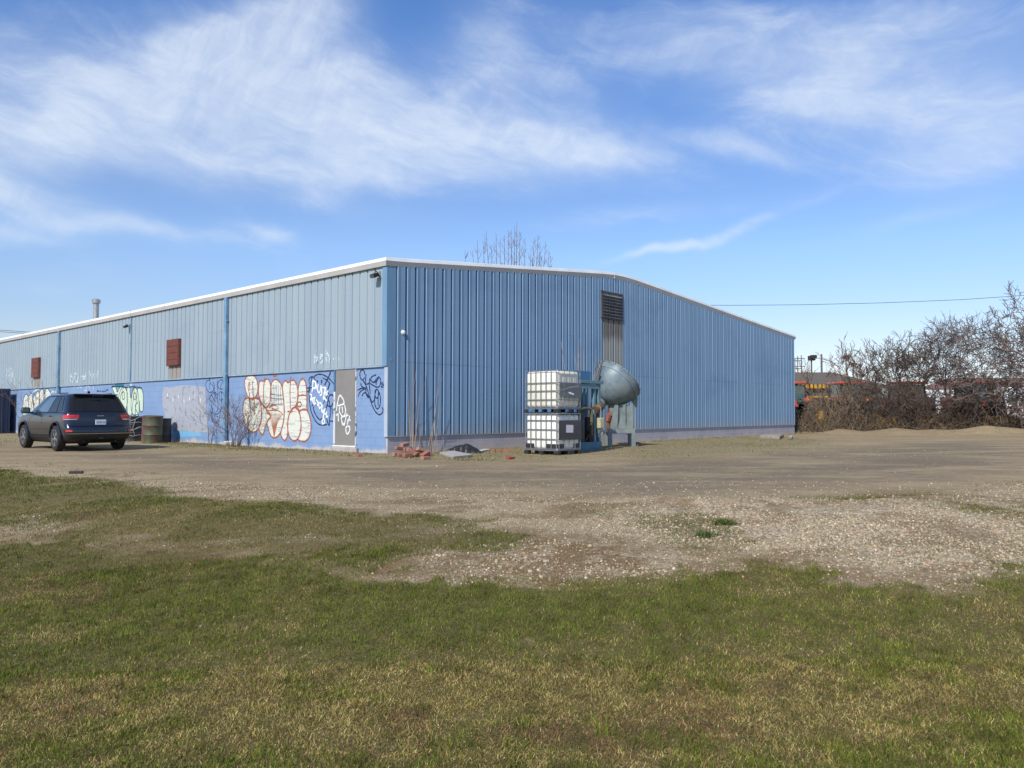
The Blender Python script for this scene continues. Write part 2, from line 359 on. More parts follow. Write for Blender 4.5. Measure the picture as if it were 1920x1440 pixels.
def ground_mat():
    m = mat('yard_ground', (.2, .18, .15), .95, spec=.15); nt, N, L, b = nodes_of(m)
    tc = N('ShaderNodeTexCoord').outputs['Object']
    A = N('ShaderNodeVertexColor'); A.layer_name = 'cover'; B = N('ShaderNodeVertexColor'); B.layer_name = 'cover_b'
    sa = N('ShaderNodeSeparateColor'); L(A.outputs[0], sa.inputs[0]); sb = N('ShaderNodeSeparateColor'); L(B.outputs[0], sb.inputs[0])
    n1 = tnoise(nt, tc, .55, 6); n2 = tnoise(nt, tc, 4.5, 8, .7); n3 = tnoise(nt, tc, 40, 6, .75); n4 = tnoise(nt, mapping(nt, tc, (.45, 1.0, 1)), .8, 7, .62)
    dirt = mixc(nt, ramp(nt, n2, .35, .68), (.225, .165, .095), (.300, .230, .138))
    dirt = mixc(nt, mth(nt, 'MULTIPLY', ramp(nt, n4, .40, .66), .45), dirt, (.40, .325, .19))
    tr = mixc(nt, ramp(nt, n2, .35, .7), (.150, .117, .080), (.200, .160, .108))
    dirt = mixc(nt, mth(nt, 'MULTIPLY', sb.outputs[1], ramp(nt, n4, .72, .36)), dirt, tr)
    grit = tnoise(nt, tc, 75, 4, .8); dirt = mixc(nt, mth(nt, 'MULTIPLY', ramp(nt, grit, .52, .66), .42), dirt, (.40, .33, .225)); dirt = mixc(nt, mth(nt, 'MULTIPLY', ramp(nt, grit, .46, .36), .40), dirt, (.13, .10, .065))
    # stone speckle
    vo = N('ShaderNodeTexVoronoi'); vo.inputs['Scale'].default_value = 34; L(tc, vo.inputs['Vector'])
    sv = N('ShaderNodeSeparateColor'); L(vo.outputs['Color'], sv.inputs[0])
    grav = mixc(nt, ramp(nt, sv.outputs[0], .15, .95, False), (.25, .19, .11), (.47, .39, .255))
    grav = mixc(nt, ramp(nt, n2, .45, .7), grav, (.28, .215, .122))
    c = mixc(nt, mth(nt, 'MULTIPLY', sa.outputs[1], ramp(nt, n2, .30, .62)), dirt, grav)
    peb = mixc(nt, ramp(nt, sv.outputs[1], .1, .9, False), (.22, .17, .11), (.50, .42, .30))
    c = mixc(nt, mth(nt, 'MULTIPLY', sa.outputs[2], ramp(nt, n2, .28, .5)), c, peb)
    vs_ = N('ShaderNodeTexVoronoi'); vs_.inputs['Scale'].default_value = 11; L(tc, vs_.inputs['Vector'])
    spk = mth(nt, 'MULTIPLY', ramp(nt, vs_.outputs['Distance'], .16, .10), ramp(nt, n2, .4, .6))
    c = mixc(nt, mth(nt, 'MULTIPLY', spk, .5), c, (.50, .44, .36))
    bc = mixc(nt, ramp(nt, n3, .35, .65), (.11, .07, .035), (.25, .17, .09))
    c = mixc(nt, mth(nt, 'MULTIPLY', sb.outputs[0], ramp(nt, n2, .36, .52)), c, bc)
    ms = mixc(nt, ramp(nt, n2, .4, .6), (.15, .135, .06), (.25, .205, .115))
    c = mixc(nt, mth(nt, 'MULTIPLY', sb.outputs[2], ramp(nt, n2, .40, .56)), c, ms)
    lawn = mixc(nt, ramp(nt, n3, .35, .65), (.085, .075, .025), (.15, .115, .05))
    c = mixc(nt, mth(nt, 'MULTIPLY', sa.outputs[0], ramp(nt, n2, .2, .42)), c, lawn)
    c = mixc(nt, mth(nt, 'MULTIPLY', ramp(nt, n3, .40, .30), .35), c, (.12, .10, .08))
    L(c, b.inputs['Base Color'])
    bp = N('ShaderNodeBump'); bp.inputs['Strength'].default_value = .75; bp.inputs['Distance'].default_value = .018
    hh = mth(nt, 'ADD', mth(nt, 'MULTIPLY', n3, .9), mth(nt, 'SUBTRACT', mth(nt, 'MULTIPLY', n2, 1.2), mth(nt, 'MULTIPLY', vo.outputs['Distance'], .5)))
    L(hh, bp.inputs['Height']); L(bp.outputs[0], b.inputs['Normal'])
    return m
gm.materials.append(ground_mat())

# ---- grass blades (uncountable): one mesh
rng = np.random.default_rng(7)
def attr_mat(name, lay, rough=.8, trans=0.0):
    m = mat(name, (.5, .5, .5), rough, spec=.2); nt, N, L, b = nodes_of(m)
    a = N('ShaderNodeVertexColor'); a.layer_name = lay; L(a.outputs[0], b.inputs['Base Color'])
    if trans:
        t = N('ShaderNodeBsdfTranslucent'); L(a.outputs[0], t.inputs[0]); mx = N('ShaderNodeMixShader'); mx.inputs[0].default_value = trans
        out = [n for n in nt.nodes if n.type == 'OUTPUT_MATERIAL'][0]; L(b.outputs[0], mx.inputs[1]); L(t.outputs[0], mx.inputs[2]); L(mx.outputs[0], out.inputs[0])
    return m
def raw_mesh(name, V, faces_n, loops, m, cols, label=None, cat=None, kind='stuff'):
    me = bpy.data.meshes.new(name); me.vertices.add(len(V)); me.vertices.foreach_set('co', V.astype(np.float32).ravel())
    me.loops.add(len(loops)); me.loops.foreach_set('vertex_index', loops.astype(np.int32))
    st = np.concatenate([[0], np.cumsum(faces_n)[:-1]]); me.polygons.add(len(faces_n)); me.polygons.foreach_set('loop_start', st.astype(np.int32))
    me.update(); attr(me, 'tone', np.concatenate([cols, np.ones((len(cols), 1))], 1)); me.materials.append(m)
    o = bpy.data.objects.new(name, me); COL.objects.link(o); prop(o, label, cat, kind=kind); return o
def samples(n, y0, y1):
    y = np.sqrt(rng.random(n)*(y1*y1-y0*y0)+y0*y0); x = (rng.random(n)*2-1)*(.78*y+1.2); return x, y
def blades():
    X = []; Y = []; K = []
    for (n, a, b) in ((360000, 2.3, 4.6), (290000, 4.6, 7.2), (250000, 7.2, 11), (210000, 11, 18)):
        x, y = samples(n, a, b); g = masks(x, y)
        p = g[0]**1.2+.36*g[3]*(g[1] < .6)+.03*g[2]+.02*g[1]
        k = rng.random(n) < p; X.append(x[k]); Y.append(y[k])
    # sparse mossy turf by the building
    x, y = samples(60000, 15, 42); g = masks(x, y); k = rng.random(len(x)) < g[5]*.6
    inb = ((x-C0.x)*GX.x+(y-C0.y)*GX.y > -.1) & ((x-C0.x)*DY.x+(y-C0.y)*DY.y > -.1); k &= ~inb
    X.append(x[k]); Y.append(y[k])
    x = np.concatenate(X); y = np.concatenate(Y); n = len(x)
    # clump towards tussocks
    cl = fbm(x*7, y*7, 90, 2); dry = fbm(x*.55+3.7, y*.75+1.9, 191, 5); dry2 = fbm(x*2.6, y*2.6, 92, 3)
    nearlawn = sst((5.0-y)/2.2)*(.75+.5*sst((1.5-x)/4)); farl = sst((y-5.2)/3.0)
    dry3 = fbm(x*9, y*9, 93, 2)
    pd = np.clip(.43+.22*nearlawn-.12*farl+(dry-.5)*2.7+(dry2-.5)*1.3+(dry3-.5)*.9, .10, .92)
    isdry = rng.random(n) < pd; brn = rng.random(n) < sst((fbm(x*1.3, y*1.9, 95, 4)-.52)*6)*.75
    far = np.clip(y/6, .8, 4)
    h = (.012+.024*rng.random(n)**1.5)*(.55+.95*cl)*np.where(isdry, .85, 1.08)*np.where(y > 12, 1.4, 1)
    w = (.0011+.0013*rng.random(n))*np.maximum(far, 1)
    az = rng.random(n)*2*np.pi; lean = np.where(isdry, .5+1.3*rng.random(n), .15+.9*rng.random(n))
    az2 = az+(rng.random(n)-.5)*1.0; fa = rng.random(n)*np.pi
    base = np.stack([x, y, H(x, y)-.002], -1)
    d1 = np.stack([np.cos(az)*np.sin(lean*.6), np.sin(az)*np.sin(lean*.6), np.cos(lean*.6)], -1)
    d2 = np.stack([np.cos(az2)*np.sin(lean*1.25), np.sin(az2)*np.sin(lean*1.25), np.cos(np.minimum(lean*1.25, 1.6))], -1)
    s = np.stack([np.cos(fa), np.sin(fa), 0*fa], -1)*w[:, None]
    mid = base+d1*(h*.55)[:, None]; tip = mid+d2*(h*.6)[:, None]
    tip[:, 2] = np.maximum(tip[:, 2], base[:, 2]+.004)
    V = np.stack([base-s, base+s, mid-s*.8, mid+s*.8, tip], 1).reshape(-1, 3)
    o = (np.arange(n)*5)[:, None]; loops = (o+np.array([0, 1, 3, 2, 2, 3, 4])[None]).ravel(); fn = np.tile([4, 3], n)
    green = np.array([[.090, .130, .014], [.132, .165, .020], [.175, .185, .030]]); straw = np.array([[.42, .335, .115], [.31, .225, .075], [.20, .12, .045], [.52, .43, .19]])
    c = np.where(isdry[:, None], straw[rng.choice(4, n, p=[.36, .34, .16, .14])], green[rng.integers(0, 3, n)])
    c = np.where((brn & isdry)[:, None], np.array([.24, .14, .07]), c)
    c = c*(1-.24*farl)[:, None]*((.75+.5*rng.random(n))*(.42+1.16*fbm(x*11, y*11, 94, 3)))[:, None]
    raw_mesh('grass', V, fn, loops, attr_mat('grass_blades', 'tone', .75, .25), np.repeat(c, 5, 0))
blades()

def stones():
    t = (1+5**.5)/2
    iv = np.array([[-1, t, 0], [1, t, 0], [-1, -t, 0], [1, -t, 0], [0, -1, t], [0, 1, t], [0, -1, -t], [0, 1, -t], [t, 0, -1], [t, 0, 1], [-t, 0, -1], [-t, 0, 1]])/np.sqrt(1+t*t)
    fa = np.array([[0, 11, 5], [0, 5, 1], [0, 1, 7], [0, 7, 10], [0, 10, 11], [1, 5, 9], [5, 11, 4], [11, 10, 2], [10, 7, 6], [7, 1, 8], [3, 9, 4], [3, 4, 2], [3, 2, 6], [3, 6, 8], [3, 8, 9], [4, 9, 5], [2, 4, 11], [6, 2, 10], [8, 6, 7], [9, 8, 1]])
    X = []; Y = []; S = []
    for (n, a, b, k0) in ((120000, 4.5, 8.5, 1.0), (110000, 8.5, 13, 1.0), (42000, 13, 24, 1.0)):
        x, y = samples(n, a, b); g = masks(x, y)
        cl = fbm(x*1.6, y*1.6, 70, 3)
        p = np.clip((g[2]*.95*sst((cl-.30)*4)+g[1]*.22+.04*(1-g[0])+.02*(y < 9))*(1-.6*g[3]), 0, 1)*(1-.93*g[0])
        k = rng.random(n) < p; x, y, pb = x[k], y[k], g[2][k]
        X.append(x); Y.append(y); S.append((.0032+.008*rng.random(len(x))**2.6+.009*pb*rng.random(len(x))**5)*(1+.4*(y > 10)))
    x = np.concatenate(X); y = np.concatenate(Y); s = np.concatenate(S); n = len(x)
    V = iv[None]*(.72+.5*rng.random((n, 12, 1)))*np.stack([s*(.8+.6*rng.random(n)), s*(.8+.6*rng.random(n)), s*(.7+.4*rng.random(n))], -1)[:, None]
    a = rng.random(n)*6.28; c, q = np.cos(a)[:, None], np.sin(a)[:, None]
    V = np.stack([V[..., 0]*c-V[..., 1]*q, V[..., 0]*q+V[..., 1]*c, V[..., 2]], -1)
    V += np.stack([x, y, H(x, y)+s*.15], -1)[:, None]
    loops = ((np.arange(n)*12)[:, None, None]+fa[None]).reshape(-1); fn = np.full(n*20, 3)
    pal = np.array([[.40, .335, .23], [.31, .25, .17], [.20, .155, .10], [.54, .48, .36], [.34, .215, .13], [.44, .345, .21]])
    cc = pal[rng.choice(6, n, p=[.27, .29, .25, .02, .1, .07])]*(.8+.4*rng.random(n))[:, None]
    raw_mesh('gravel', V.reshape(-1, 3), fn, loops, attr_mat('loose_stones', 'tone', .9), np.repeat(cc, 12, 0))
stones()
# ------------------------------------------------------------------ the warehouse
WX = 27.45; XR = 11.1; LY = 64.0; ZE = 5.36; ZR = 6.44; ZF = 5.24
def zroof(x):
    l = ZE+(ZR-ZE)*x/XR; r = ZR+(ZF-ZR)*(x-XR)/(WX-XR); k = .07      # soft ridge
    return -k*math.log(math.exp(-l/k)+math.exp(-r/k)) if abs(x-XR) < 6 else min(l, r)
ZJ = 2.44; ZG = .50
bld = thing('warehouse', 'long low warehouse with pale blue ribbed siding over a blue block wall covered in graffiti', 'warehouse', C0, BANG)

def siding_mat(name, c1, c2, dark, vent=None, spec=.4, rough=.5):
    m = mat(name, c1, rough, spec=spec); nt, N, L, b = nodes_of(m)
    tc = N('ShaderNodeTexCoord').outputs['Object']; sp = N('ShaderNodeSeparateXYZ'); L(tc, sp.inputs[0])
    s1 = tnoise(nt, mapping(nt, tc, (3.2, 3.2, .10)), 1.0, 6, .6); s2 = tnoise(nt, mapping(nt, tc, (.35, .35, .5)), 1.0, 5, .6); s3 = tnoise(nt, mapping(nt, tc, (14, 14, .7)), 1.0, 6, .7)
    c = mixc(nt, ramp(nt, s1, .34, .66), c1, c2)
    c = mixc(nt, mth(nt, 'MULTIPLY', ramp(nt, s2, .50, .68), .55), c, dark)
    c = mixc(nt, mth(nt, 'MULTIPLY', ramp(nt, s3, .58, .72), .30), c, tuple(x*.75 for x in c1))
    sp3 = tnoise(nt, tc, 9, 6, .8)
    c = mixc(nt, mth(nt, 'MULTIPLY', ramp(nt, sp3, .66, .72), .5), c, (.22, .23, .24))
    zl = mth(nt, 'ABSOLUTE', mth(nt, 'SUBTRACT', sp.outputs[2], 2.55 if name.startswith('gable') else 4.0))
    c = mixc(nt, mth(nt, 'MULTIPLY', ramp(nt, zl, .016, .008), mth(nt, 'MULTIPLY', ramp(nt, s2, .40, .55), .5 if name.startswith('gable') else .15)), c, tuple(x*.45 for x in c1))
    sz = mth(nt, 'ADD', sp.outputs[2], mth(nt, 'MULTIPLY', mth(nt, 'SUBTRACT', s3, .5), .9))
    if name.startswith('gable'): c = mixc(nt, mth(nt, 'MULTIPLY', ramp(nt, sz, 1.0, .45), .38), c, (.30, .29, .26))
    if vent:
        for (ax, x0, x1, z1, z0, col, amt) in vent:
            v = sp.outputs[ax]
            inx = mth(nt, 'MULTIPLY', ramp(nt, v, x0-.02, x0+.02), ramp(nt, v, x1+.02, x1-.02))
            zn = mth(nt, 'ADD', sp.outputs[2], mth(nt, 'MULTIPLY', mth(nt, 'SUBTRACT', s3, .5), 1.2))
            inz = mth(nt, 'MULTIPLY', ramp(nt, zn, z0, z0+(z1-z0)*.35), ramp(nt, sp.outputs[2], z1+.05, z1))
            c = mixc(nt, mth(nt, 'MULTIPLY', mth(nt, 'MULTIPLY', inx, inz), amt), c, col)
    L(c, b.inputs['Base Color']); L(mth(nt, 'ADD', mth(nt, 'MULTIPLY', s1, .25), rough-.1), b.inputs['Roughness'])
    return m
vx0, vzt = GW(1122, 545); vx1, vzb = GW(1162, 603)
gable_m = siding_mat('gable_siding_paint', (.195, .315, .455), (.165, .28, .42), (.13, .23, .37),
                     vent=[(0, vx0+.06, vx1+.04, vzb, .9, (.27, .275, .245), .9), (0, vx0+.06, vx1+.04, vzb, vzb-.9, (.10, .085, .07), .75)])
PITCHR = .3475
def ribprof(L, depth=.072):
    """(distance, standoff) pairs along a ribbed sheet of length L"""
    out = []; x = 0.0
    while x < L-.01:
        for a, o in ((0, 0), (.036, 0), (.040, depth*.62), (.060, depth), (.17, depth*.84), (.298, depth*.98), (.306, depth), (.309, 0)):
            if x+a < L: out.append((x+a, o))
        x += PITCHR
    out.append((L, 0)); return out
# gable cladding (outward is -y in building space)
mb = MB(); pr = ribprof(WX-.27); pv = None; v = []; f = []
for i, (x, o) in enumerate(pr):
    X = x+.25
    v += [(X, -.035-o, ZG+.0), (X, -.05-o, zroof(X)-.10)]
    if i: a = 2*i; f.append((a-2, a, a+1, a-1))
mb.add(v, f); gs = mb.build('gable_siding', gable_m, bld, recalc=False)
corner_m = mat('corner_trim_paint', (.16, .29, .42), .5, col2=(.12, .23, .36), nscale=2, stretch=(3, 3, .4), spec=.4)
MB().box(-.02, .25, -.10, -.045, ZG-.01, zroof(.1)-.12).box(-.075, -.022, -.10, .10, ZJ-.03, zroof(.1)-.12).build('corner_trim', corner_m, bld, bevel=.006)
white_m = mat('white_trim_paint', (.74, .74, .72), .5, col2=(.60, .60, .57), nscale=3, stretch=(1, 1, .4), bump=.05)
MB().box(-.034, -.004, -.095, .045, ZG-.01, ZJ-.04).build('corner_flashing', mat('corner_flashing_metal', (.42, .47, .54), .5, col2=(.34, .39, .47)), bld, bevel=.004)
MB().box(-.05, WX+.03, -.11, -.004, ZG-.022, ZG-.004).build('base_flashing', mat('flashing_metal', (.42, .46, .52), .5, .3), bld)
# left cladding (outward is -x)
lx = [LW(66, 690)[0], LW(78, 690)[0]]; lx2 = [LW(320, 660)[0], LW(342, 660)[0]]
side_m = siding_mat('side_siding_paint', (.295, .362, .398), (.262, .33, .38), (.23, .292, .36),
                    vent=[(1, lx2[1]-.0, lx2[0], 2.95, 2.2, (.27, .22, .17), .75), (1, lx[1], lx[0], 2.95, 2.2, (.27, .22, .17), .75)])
mb = MB(); pr = ribprof(LY-.1, .032); v = []; f = []
for i, (y, o) in enumerate(pr):
    Y = y+.1; v += [(-.02-o, Y, ZJ), (-.02-o, Y, ZE-.10)]
    if i: a = 2*i; f.append((a-1, a+1, a, a-2))
mb.add(v, f); mb.build('side_siding', side_m, bld, recalc=False)
MB().box(-.060, .0, .0, LY, ZJ-.045, ZJ-.004).build('ledge_flashing', mat('ledge_flashing', (.20, .30, .40), .5, col2=(.36, .42, .48)), bld)

def block_mat(name, base, alt, mortar, axis, bump=.35, wear=None):
    m = mat(name, base, .8, spec=.25); nt, N, L, b = nodes_of(m)
    tc = N('ShaderNodeTexCoord').outputs['Object']; sp = N('ShaderNodeSeparateXYZ'); L(tc, sp.inputs[0])
    cb = N('ShaderNodeCombineXYZ'); L(sp.outputs[axis], cb.inputs[0]); L(sp.outputs[2], cb.inputs[1])
    br = N('ShaderNodeTexBrick'); br.inputs['Scale'].default_value = 1; br.inputs['Brick Width'].default_value = .44; br.inputs['Row Height'].default_value = .22; br.inputs['Mortar Size'].default_value = .009; br.inputs['Mortar Smooth'].default_value = .3
    L(cb.outputs[0], br.inputs['Vector']); br.inputs['Color1'].default_value = (1, 1, 1, 1); br.inputs['Color2'].default_value = (.9, .9, .9, 1); br.inputs['Mortar'].default_value = (.5, .5, .5, 1)
    n1 = tnoise(nt, tc, 1.3, 7, .65); n2 = tnoise(nt, tc, 12, 6, .7)
    c = mixc(nt, ramp(nt, n1, .35, .65), base, alt)
    c = mixc(nt, mth(nt, 'MULTIPLY', br.outputs['Fac'], ramp(nt, n1, .30, .62)), c, mortar)
    if wear:      # bare, splashed and dusty bottom course
        zz = mth(nt, 'ADD', sp.outputs[2], mth(nt, 'MULTIPLY', mth(nt, 'SUBTRACT', n1, .5), .55))
        c = mixc(nt, mth(nt, 'MULTIPLY', ramp(nt, zz, .16, .05), .85), c, wear)
    c = mixc(nt, mth(nt, 'MULTIPLY', ramp(nt, n2, .62, .70), .30), c, tuple(min(1, x*1.35) for x in base))
    L(c, b.inputs['Base Color'])
    bp = N('ShaderNodeBump'); bp.inputs['Strength'].default_value = bump; bp.inputs['Distance'].default_value = .01
    L(mth(nt, 'SUBTRACT', mth(nt, 'MULTIPLY', n2, .4), br.outputs['Fac']), bp.inputs['Height']); L(bp.outputs[0], b.inputs['Normal'])
    return m
blue_m = block_mat('blue_block_paint', (.198, .297, .468), (.18, .273, .45), (.146, .226, .378), 1, wear=(.46, .42, .38))
found_m = block_mat('grey_block_paint', (.39, .38, .42), (.32, .315, .35), (.48, .465, .475), 0, wear=(.46, .41, .36))
blk = MB().box(-.004, .20, 0, LY, -.6, ZJ-.02).build('block_wall', blue_m, bld)
MB().box(.21, WX, -.07, .20, -.6, ZG-.024).build('foundation', found_m, bld)
MB().box(0, .207, -.072, -.0015, -.6, ZG-.024).build('foundation_corner', found_m, bld)
MB().box(WX-.2, WX, .21, LY, -.6, ZF-.1).build('far_side_wall', gable_m, bld)
mb = MB(); mb.add([(0, LY, -.5), (WX, LY, -.5), (WX, LY, ZF-.1), (XR, LY, ZR-.1), (0, LY, ZE-.1)], [(0, 1, 2, 3, 4)]); mb.build('rear_wall', gable_m, bld)
# roof and the white edge trim
NX = 56; gx = [WX*i/NX for i in range(NX+1)]
mb = MB(); v = []; f = []
for i, x in enumerate(gx):
    v += [(x, -.02, zroof(x)+.0), (x, LY, zroof(x)+.0)]
    if i: a = 2*i; f.append((a-2, a, a+1, a-1))
mb.add(v, f).build('roof', mat('roof_sheet', (.55, .56, .56), .45, .2, spec=.4), bld)
def trim(name, prof, m):
    path = [lambda o: (-o, LY), lambda o: (-o, 17.0), lambda o: (-o, -o)]
    P = []
    for o, z in prof:
        row = [(-o, LY, ZE+z), (-o, -o, ZE+z)]+[(x, -o, zroof(x)+z) for x in gx[1:-1]]+[(WX+o, -o, zroof(WX)+z), (WX+o, LY, ZF+z)]
        P.append(row)
    n = len(P[0]); v = [p for r in P for p in r]; f = []
    for i in range(len(P)-1):
        for k in range(n-1): f.append((i*n+k, i*n+k+1, (i+1)*n+k+1, (i+1)*n+k))
    return MB().add(v, f).build(name, m, bld, recalc=False)
tr_up = mat('roof_trim_white', (.80, .80, .78), .45, col2=(.66, .67, .66), nscale=1.5)
tr_lo = mat('roof_fascia_grey', (.50, .49, .47), .5, col2=(.42, .42, .41), nscale=1.5)
trim('roof_trim', [(.15, -.075), (.125, .02), (.03, .045), (-.3, .05)], tr_up)
trim('fascia', [(.055, -.205), (.115, -.205), (.148, -.078), (.15, -.075)], tr_lo)
for yy in (16.75, 30.4): MB().box(-.156, -.02, yy, yy+.03, ZE-.21, ZE+.050).build('trim_joint', tr_lo, bld)
for xx in (XR-.4,): MB().box(xx, xx+.015, -.152, -.10, zroof(xx)-.205, zroof(xx)-.02).build('trim_joint', tr_lo, bld)
# seam, downspouts
pipe_m = mat('downspout_paint', (.10, .22, .36), .4, col2=(.22, .36, .46), nscale=3, spec=.5)
for (px, w) in ((429, .16), (115, .15)):
    y = LW(px, 640)[0]
    d = MB().box(-.16, -.055, y-w/2, y+w/2, .15, ZE-.20).box(-.155, -.03, y-w/2-.03, y+w/2+.03, 2.42, 2.50).box(-.155, -.03, y-w/2-.03, y+w/2+.03, 4.3, 4.34)
    dd = d.build('downspout', pipe_m, bld, bevel=.012)
y = LW(248, 640)[0]; MB().box(-.075, -.052, y-.04, y+.04, ZJ, ZE-.2).build('siding_seam', pipe_m, bld)
# door
y1, zt = LW(630.5, 687); y0, zb = LW(669.5, 760); zb = LW(650, 843)[1]
zt = ZJ-.05; zb = .20
grey_m = mat('door_grey_paint', (.225, .215, .20), .55, col2=(.19, .185, .175), nscale=1.6, spec=.3)
dr = MB().box(-.035, -.006, y0+.02, y1-.03, zb, zt).build('door', grey_m, bld, bevel=.004)
fr_w = mat('door_frame_white', (.58, .60, .63), .5, col2=(.10, .16, .25), nscale=5, thr=(.55, .60))
fr_b = mat('door_frame_blue', (.06, .15, .27), .5)
MB().box(-.055, -.005, y1-.03, y1+.05, zb, 1.75).build('door_frame', fr_w, dr)
MB().box(-.053, -.005, y1-.03, y1+.05, 1.752, zt).build('door_frame', fr_b, dr)
MB().box(-.050, -.005, y0-.012, y0+.018, zb, zt).build('door_frame', fr_w, dr)
MB().box(-.075, -.005, y0-.02, y1+.06, zb-.045, zb-.003).build('threshold', white_m, dr, bevel=.004)
hs_ = mat('hinge_steel', (.05, .06, .08), .5, .6)
for z in (.5, 1.25, 2.1): MB().tube([(-.045, y0+.005, z-.05), (-.045, y0+.005, z+.05)], .013, 8).build('hinge', hs_, dr)
conc = mat('old_concrete', (.40, .37, .35), .9, col2=(.30, .28, .26), nscale=4, bump=.3)
MB().rbox(-.10, -.006, y0-.10, y1+.12, -.3, zb-.05, .02, 2).build('door_step', conc, bld)
# rusty shutters
rust = mat('rust_paint', (.155, .045, .030), .75, col2=(.10, .035, .028), nscale=6, bump=.2)
for (a, b) in (((320, 638), (342, 687)), ((65.5, 672), (78, 709))):
    ya, za = LW(*a); yb, _ = LW(b[0], b[1]); z1 = za; z0 = LW((a[0]+b[0])/2, b[1]-1)[1]
    s = MB().rbox(-.17, -.03, yb, ya, z0, z1, .02, 2).build('shutter', rust, bld)
    mb = MB()
    for k in range(1, 4): mb.box(-.182, -.168, yb+.05, ya-.05, z0+(z1-z0)*k/4-.012, z0+(z1-z0)*k/4+.012)
    mb.box(-.182, -.168, yb+.02, yb+.05, z0+.02, z1-.02); mb.build('shutter_batten', rust, s)
# louvre vent on the gable
lv_f = mat('louvre_frame', (.10, .085, .075), .7, col2=(.05, .045, .045), nscale=5)
lv = MB()
for (a, b, c, d) in ((vx0, vx0+.07, vzb, vzt), (vx1-.04, vx1, vzb, vzt), (vx0, vx1, vzt-.05, vzt), (vx0, vx1, vzb, vzb+.05)): lv.box(a, b, -.15, -.085, c, d)
lvo = lv.build('louvre_frame', lv_f, bld)
slat_m = mat('louvre_slat', (.060, .058, .060), .6, col2=(.14, .13, .12), nscale=4, thr=(.5, .8))
for k in range(8):
    z = vzt-.12-(vzt-vzb-.16)*k/7.6
    pass
    M = T(0, -.125, z) @ RX(-32 if k not in (4,) else -24)
    MB().box(vx0+.075, vx1-.045, -.01, .01, -.065, .065, M).build('slat', slat_m if k else mat('bent_slat', (.22, .21, .18), .6, col2=(.06, .06, .06), nscale=3), lvo)
MB().box(vx0+.02, vx1-.02, -.098, -.092, vzb+.02, vzt-.02).build('backing', mat('louvre_dark', (.012, .012, .014), .8), lvo)
# small white dome lamp, tag plate
dx, dz = GW(751, 624)
dm = MB().lathe([(.07, 0), (.07, .03), (.055, .045)], 16, T(dx, -.09, dz) @ RX(90)).build('dome_lamp', white_m, bld, smooth=True)
MB().lathe([(.06, 0), (.06, .02), (.04, .04), (.01, .048)], 16, T(dx, -.125, dz) @ RX(90)).build('glass', mat('frosted_glass', (.8, .8, .78), .2), dm, smooth=True)
tx, tz = GW(729, 674); MB().box(tx-.035, tx+.035, -.106, -.101, tz-.05, tz+.05).build('tag_plate', mat('tag_plate', (.22, .30, .38), .6), bld)
# flood lamps on the side wall
black = mat('black_metal', (.018, .019, .022), .45, .2)
def flood(y, z, s, name='flood_lamp'):
    e = MB().box(-.13, -.052, y-.07*s, y+.07*s, z+.05*s, z+.24*s).build(name, mat('lamp_bracket', (.45, .47, .48), .5, .2), bld, bevel=.01)
    MB().tube([(-.10, y, z+.18*s), (-.20, y, z+.22*s), (-.30*s-.03, y, z+.12*s)], .018*s, 8).build('arm', black, e)
    M = T(-.12-.16*s, y, z+.02) @ RY(-24)
    h = MB().rbox(-.15*s, .13*s, -.15*s, .15*s, -.07*s, .09*s, .03*s, 2, M); h.build('lamp_head', black, e, smooth=True)
    MB().box(-.155*s, -.151*s, -.12*s, .12*s, -.05*s, .07*s, M).build('lens', mat('lamp_glass', (.10, .11, .12), .1), e)
y, z = LW(715, 520); flood(y, z, .68)
y, z = LW(246, 614); flood(y, z, .6)
# roof vent pipe
p = loc2w(3.0, 22.2); pb = atdepth(180, 592, 39.0); q = pb-C0
qx, qy = q.dot(GX), q.dot(DY); ztop = atdepth(180, 560, 39.0).z
galv = mat('galvanised', (.42, .43, .42), .45, .6, col2=(.30, .31, .31), nscale=6)
vp = MB().lathe([(.13, 0), (.13, ztop-ZE-.2)], 18, T(qx, qy, ZE+.02)).build('roof_vent_pipe', galv, bld, smooth=True)
MB().lathe([(.14, 0), (.19, .03), (.20, .20), (.13, .24)], 18, T(qx, qy, ztop-.26)).build('cap', galv, vp, smooth=True)
